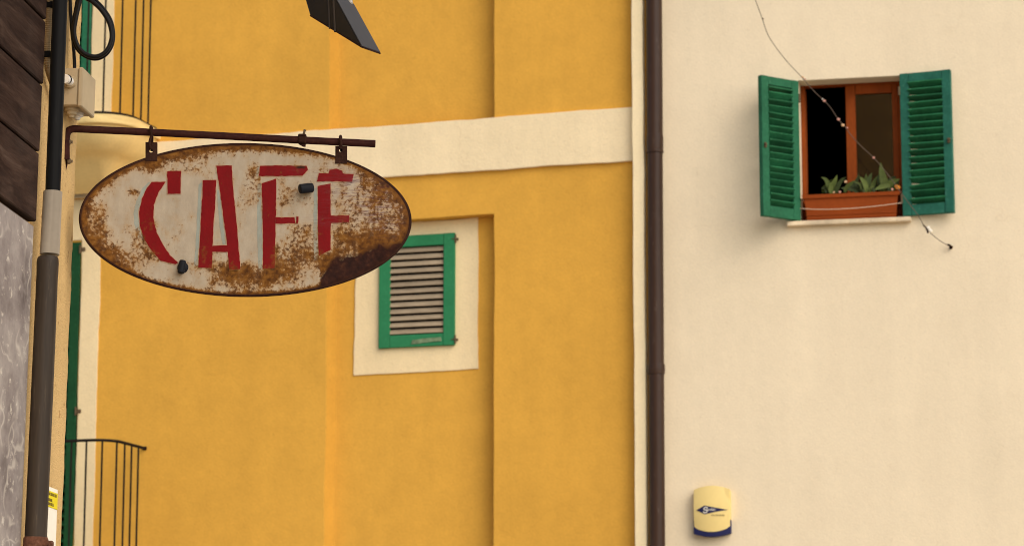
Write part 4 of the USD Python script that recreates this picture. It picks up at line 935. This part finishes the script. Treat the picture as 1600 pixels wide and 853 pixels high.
def paint_on(polys, d, m, name, label=None):
    ms = []
    for P_ in polys:
        e = trimesh.creation.extrude_polygon(P_, 1.0).subdivide_to_size(6.0)
        ms.append(e)
    e = join(ms); fl = sign_fields(e.vertices[:, :2])
    if name == 'letter': fl['rust'] = fl['rust'] * .52 + .0; fl['scratch'] = fl['scratch'] * .3
    e.vertices = np.array([spt(x, y, -.0005 + (d + .0005) * z) for x, y, z in e.vertices]); e.fix_normals()
    obj(name, e, m, sg, prim=fl, label=label)
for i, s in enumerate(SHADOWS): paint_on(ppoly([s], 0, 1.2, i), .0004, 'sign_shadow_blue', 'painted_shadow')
for i, (k_, p) in enumerate(LETTERS.items()):
    paint_on(ppoly(p, 0.9, 1.3, 20 + i), .0008, 'sign_outline', 'letter_outline')
    paint_on(ppoly(p, -.15, 1.0, 40 + i), .0013, 'sign_red', 'letter', f'red painted letter {k_}')
# hanging tabs with a hole, and their hooks round the rod
for (x, yt, yb_, hx) in ((236.5, 222.5, 252, 236.5), (533, 228.5, 256, 532.5)):
    w2 = 9.2
    P_ = Polygon([(x - w2, yt), (x + w2, yt + .4), (x + w2, yb_), (x - w2, yb_)]).difference(Polygon([(x - .5 + 3.0 * math.cos(t), (yt + 13.5 if x < 300 else yt + 6.6) + 2.7 * math.sin(t)) for t in np.linspace(0, 6.28, 14)]))
    e = trimesh.creation.extrude_polygon(P_, 1.0); e.vertices = np.array([spt(a_, b_, -.006 + .0075 * c_) for a_, b_, c_ in e.vertices]); e.fix_normals()
    obj('tab', e, 'dark_rust', sg)
    ry = 206.9 + (hx - 236.5) * .0493
    hk = spline([spt(x - .5, (yt + 12 if x < 300 else yt + 5), .010), spt(x - 2, yt + 3, .013), spt(hx + 1.0, ry + 7, .016), spt(hx, ry, .018), spt(hx - .5, ry - 6.5, .010), spt(hx, ry - 8, -.002), spt(hx, ry - 3, -.016), spt(hx, ry + 6, -.016), spt(x, yt + 5, -.014), spt(x - .5, (yt + 12 if x < 300 else yt + 5), -.012)], 5)
    obj('hook', tube(hk, .0038, 8), 'dark_rust', sg, smooth=True)
# two black plugs standing out of the face
def plug(p0_, p1_, r):
    a_, b_ = p0_, p1_; d_ = (b_ - a_) / np.linalg.norm(b_ - a_)
    return tube([a_, a_ + d_ * .0006, a_ + d_ * .003, (a_ + b_) / 2, b_ - d_ * .003, b_ - d_ * .0005, b_], [r * .6, r * .9, r, r, r, r * .85, r * .5], 16)
obj('plug', plug(spt(489, 294.5, .010), spt(469, 298.5, .026), .0135), 'rubber', sg, smooth=50)
obj('plug', plug(spt(286, 408, .006), spt(283.5, 428, .014), .0095), 'rubber', sg, smooth=50)
obj('plug_mount', tube([spt(285.5, 418, -.001), spt(285, 418, .004), spt(285, 418, .007)], [.016, .014, .009], 14), 'rubber', sg, smooth=50)

# ------------------------------------------------------------------ flood lamp above the sign
fl_t = thing('sign_lamp', 'black flood lamp with grey flank hanging above the oval sign', 'lamp', WORLD, at(530, 30, 7.45))
A_, D_, B_ = at(485, 25, 7.50), at(565, 74, 7.32), at(594, 84, 7.44)
A2 = at(464, -48, 7.62)
n_ = np.cross(D_ - A_, A2 - A_)
E_ = hit(499, -48, A_, n_)
n2 = np.cross(E_ - D_, B_ - D_)
C_, C2, C3_ = hit(553.5, 10, D_, n2), hit(546, 4, D_, n2), hit(514, -48, D_, n2)
off2 = -n2 / np.linalg.norm(n2); off2 = off2 if np.dot(off2, E - D_) > 0 else -off2
off1 = -n_ / np.linalg.norm(n_); off1 = off1 if np.dot(off1, E - D_) > 0 else -off1
hc = (A_ + D_ + E_ + A2 + B_ + C3_) / 6
back = [A2 + [.01, .05, .04], C3_ + [-.01, .06, .04], hc + .3 * (E_ - hc) - off1 * .02 - off2 * .02 + [0, .02, .03]]
obj('housing', hull([A_, D_, E_, A2, B_, C_, C2, C3_] + back), 'lamp_black', fl_t)
off2 = -n2 / np.linalg.norm(n2); off2 = off2 if np.dot(off2, E - D_) > 0 else -off2
off1 = -n_ / np.linalg.norm(n_); off1 = off1 if np.dot(off1, E - D_) > 0 else -off1
def sheet(pts, off, t0, t1): return hull([p + off * t0 for p in pts] + [p + off * t1 for p in pts])
def shrink(pts, s): c_ = np.mean(pts, axis=0); return [c_ + (p - c_) * s for p in pts]
obj('flank', sheet(shrink([D_, B_, C_, C2, C3_, E_], .985), off2, .0008, .0025), 'lamp_grey', fl_t)
obj('glass', sheet(shrink([A_, D_, E_, A2], .965), off1, .0006, .002), 'lamp_black', fl_t)
for (xa, ya, xb, yb_) in ((512.5, -20, 515, 45), (520, -20, 523.5, 50)):
    p_, q_ = hit(xa, ya, A_ + off1 * .0025, n_), hit(xb, yb_, A_ + off1 * .0025, n_)
    obj('reflector_rib', rod(p_, q_, .0024 if xa < 518 else .0032, 6), 'lamp_strip', fl_t)
obj('edge_lip', tube([A_, (A_ + D_) / 2, D_, (D_ + B_) / 2, B_], .0022, 6), 'dark_rust', fl_t)
s = tube([C2 + [0, .0, -.004], C2 + [.003, -.004, 0], C2 + [.006, -.008, .003]], [.008, .008, .004], 10)
obj('screw', s, 'steel', fl_t, smooth=True)
la = LF.w(LP(95, -160, 0)); mid = (A2 + C3_) / 2 + np.array([0, .05, .05])
obj('arm', tube(spline([mid + [0, 0, -.03], mid + [-.02, .03, .08], mid + [-.3, .06, .16], np.array([la[0] + .2, la[1], mid[2] + .18]), np.array([la[0] - .02, la[1], mid[2] + .12])], 8), .011, 10), 'lamp_black', fl_t, smooth=True)

# ------------------------------------------------------------------ notice half hidden behind the pipe
po = thing('notice', 'white and yellow printed notice half hidden behind the brown pipe at the lower left', 'notice', LF, LP(84, 800, -.002))
p1_ = LP(89.5, 765, -.002); p2 = LP(76, 760, -.002)
px1 = p1_[0]; pz1 = p1_[2]; PW, PH = .22, .40
obj('sheet', box(px1 - PW, px1, -.0035, -.0008, pz1 - PH, pz1), 'poster_white', po)
zy0, zy1 = LP(89, 796, -.004)[2], LP(89, 770.5, -.004)[2]
obj('yellow_field', box(px1 - PW + .001, px1 - .0006, -.0044, -.0034, zy0, zy1), 'poster_yellow', po)
def wall_text(txt, right_px, py, h):
    t_ = meshkit.text_mesh(txt, h, 1.0, True); vv = t_.vertices; w2 = vv[:, 0].max(); q = LP(right_px, py, -.005)
    t_.vertices = np.column_stack([q[0] - w2 * 1.0 + vv[:, 0], -.0042 - .0008 * vv[:, 2], q[2] + vv[:, 1]]); t_.fix_normals(); return t_
for txt, rp, py_ in (('AIGUA SEGUN CON', 88.5, 777), ('PERSONAL', 82, 784), ('ZONAS BOSLA', 84, 791)):
    obj('lettering', wall_text(txt, rp, py_, .0075), 'print_dark', po)
def arch(r0, r1, m, name, d):
    cz = pz1 - PH * .72; cx = px1 - PW * .5; a_ = np.linspace(0, np.pi, 24)
    out = [(cx + r1 * .72 * math.cos(t), cz + r1 * 1.35 * math.sin(t)) for t in a_]; inn = [(cx + r0 * .72 * math.cos(t), cz + r0 * 1.35 * math.sin(t)) for t in a_[::-1]] if r0 else []
    obj(name, slab_poly(Polygon(out + inn), XZ, -.0036 - d, -.0030), m, po)
arch(0, .118, 'print_dark', 'arch_line', .0004); arch(0, .114, 'poster_yellow', 'arch_field', .0010); arch(0, .074, 'print_dark', 'arch_line', .0016); arch(0, .070, 'poster_green', 'arch_field', .0022)
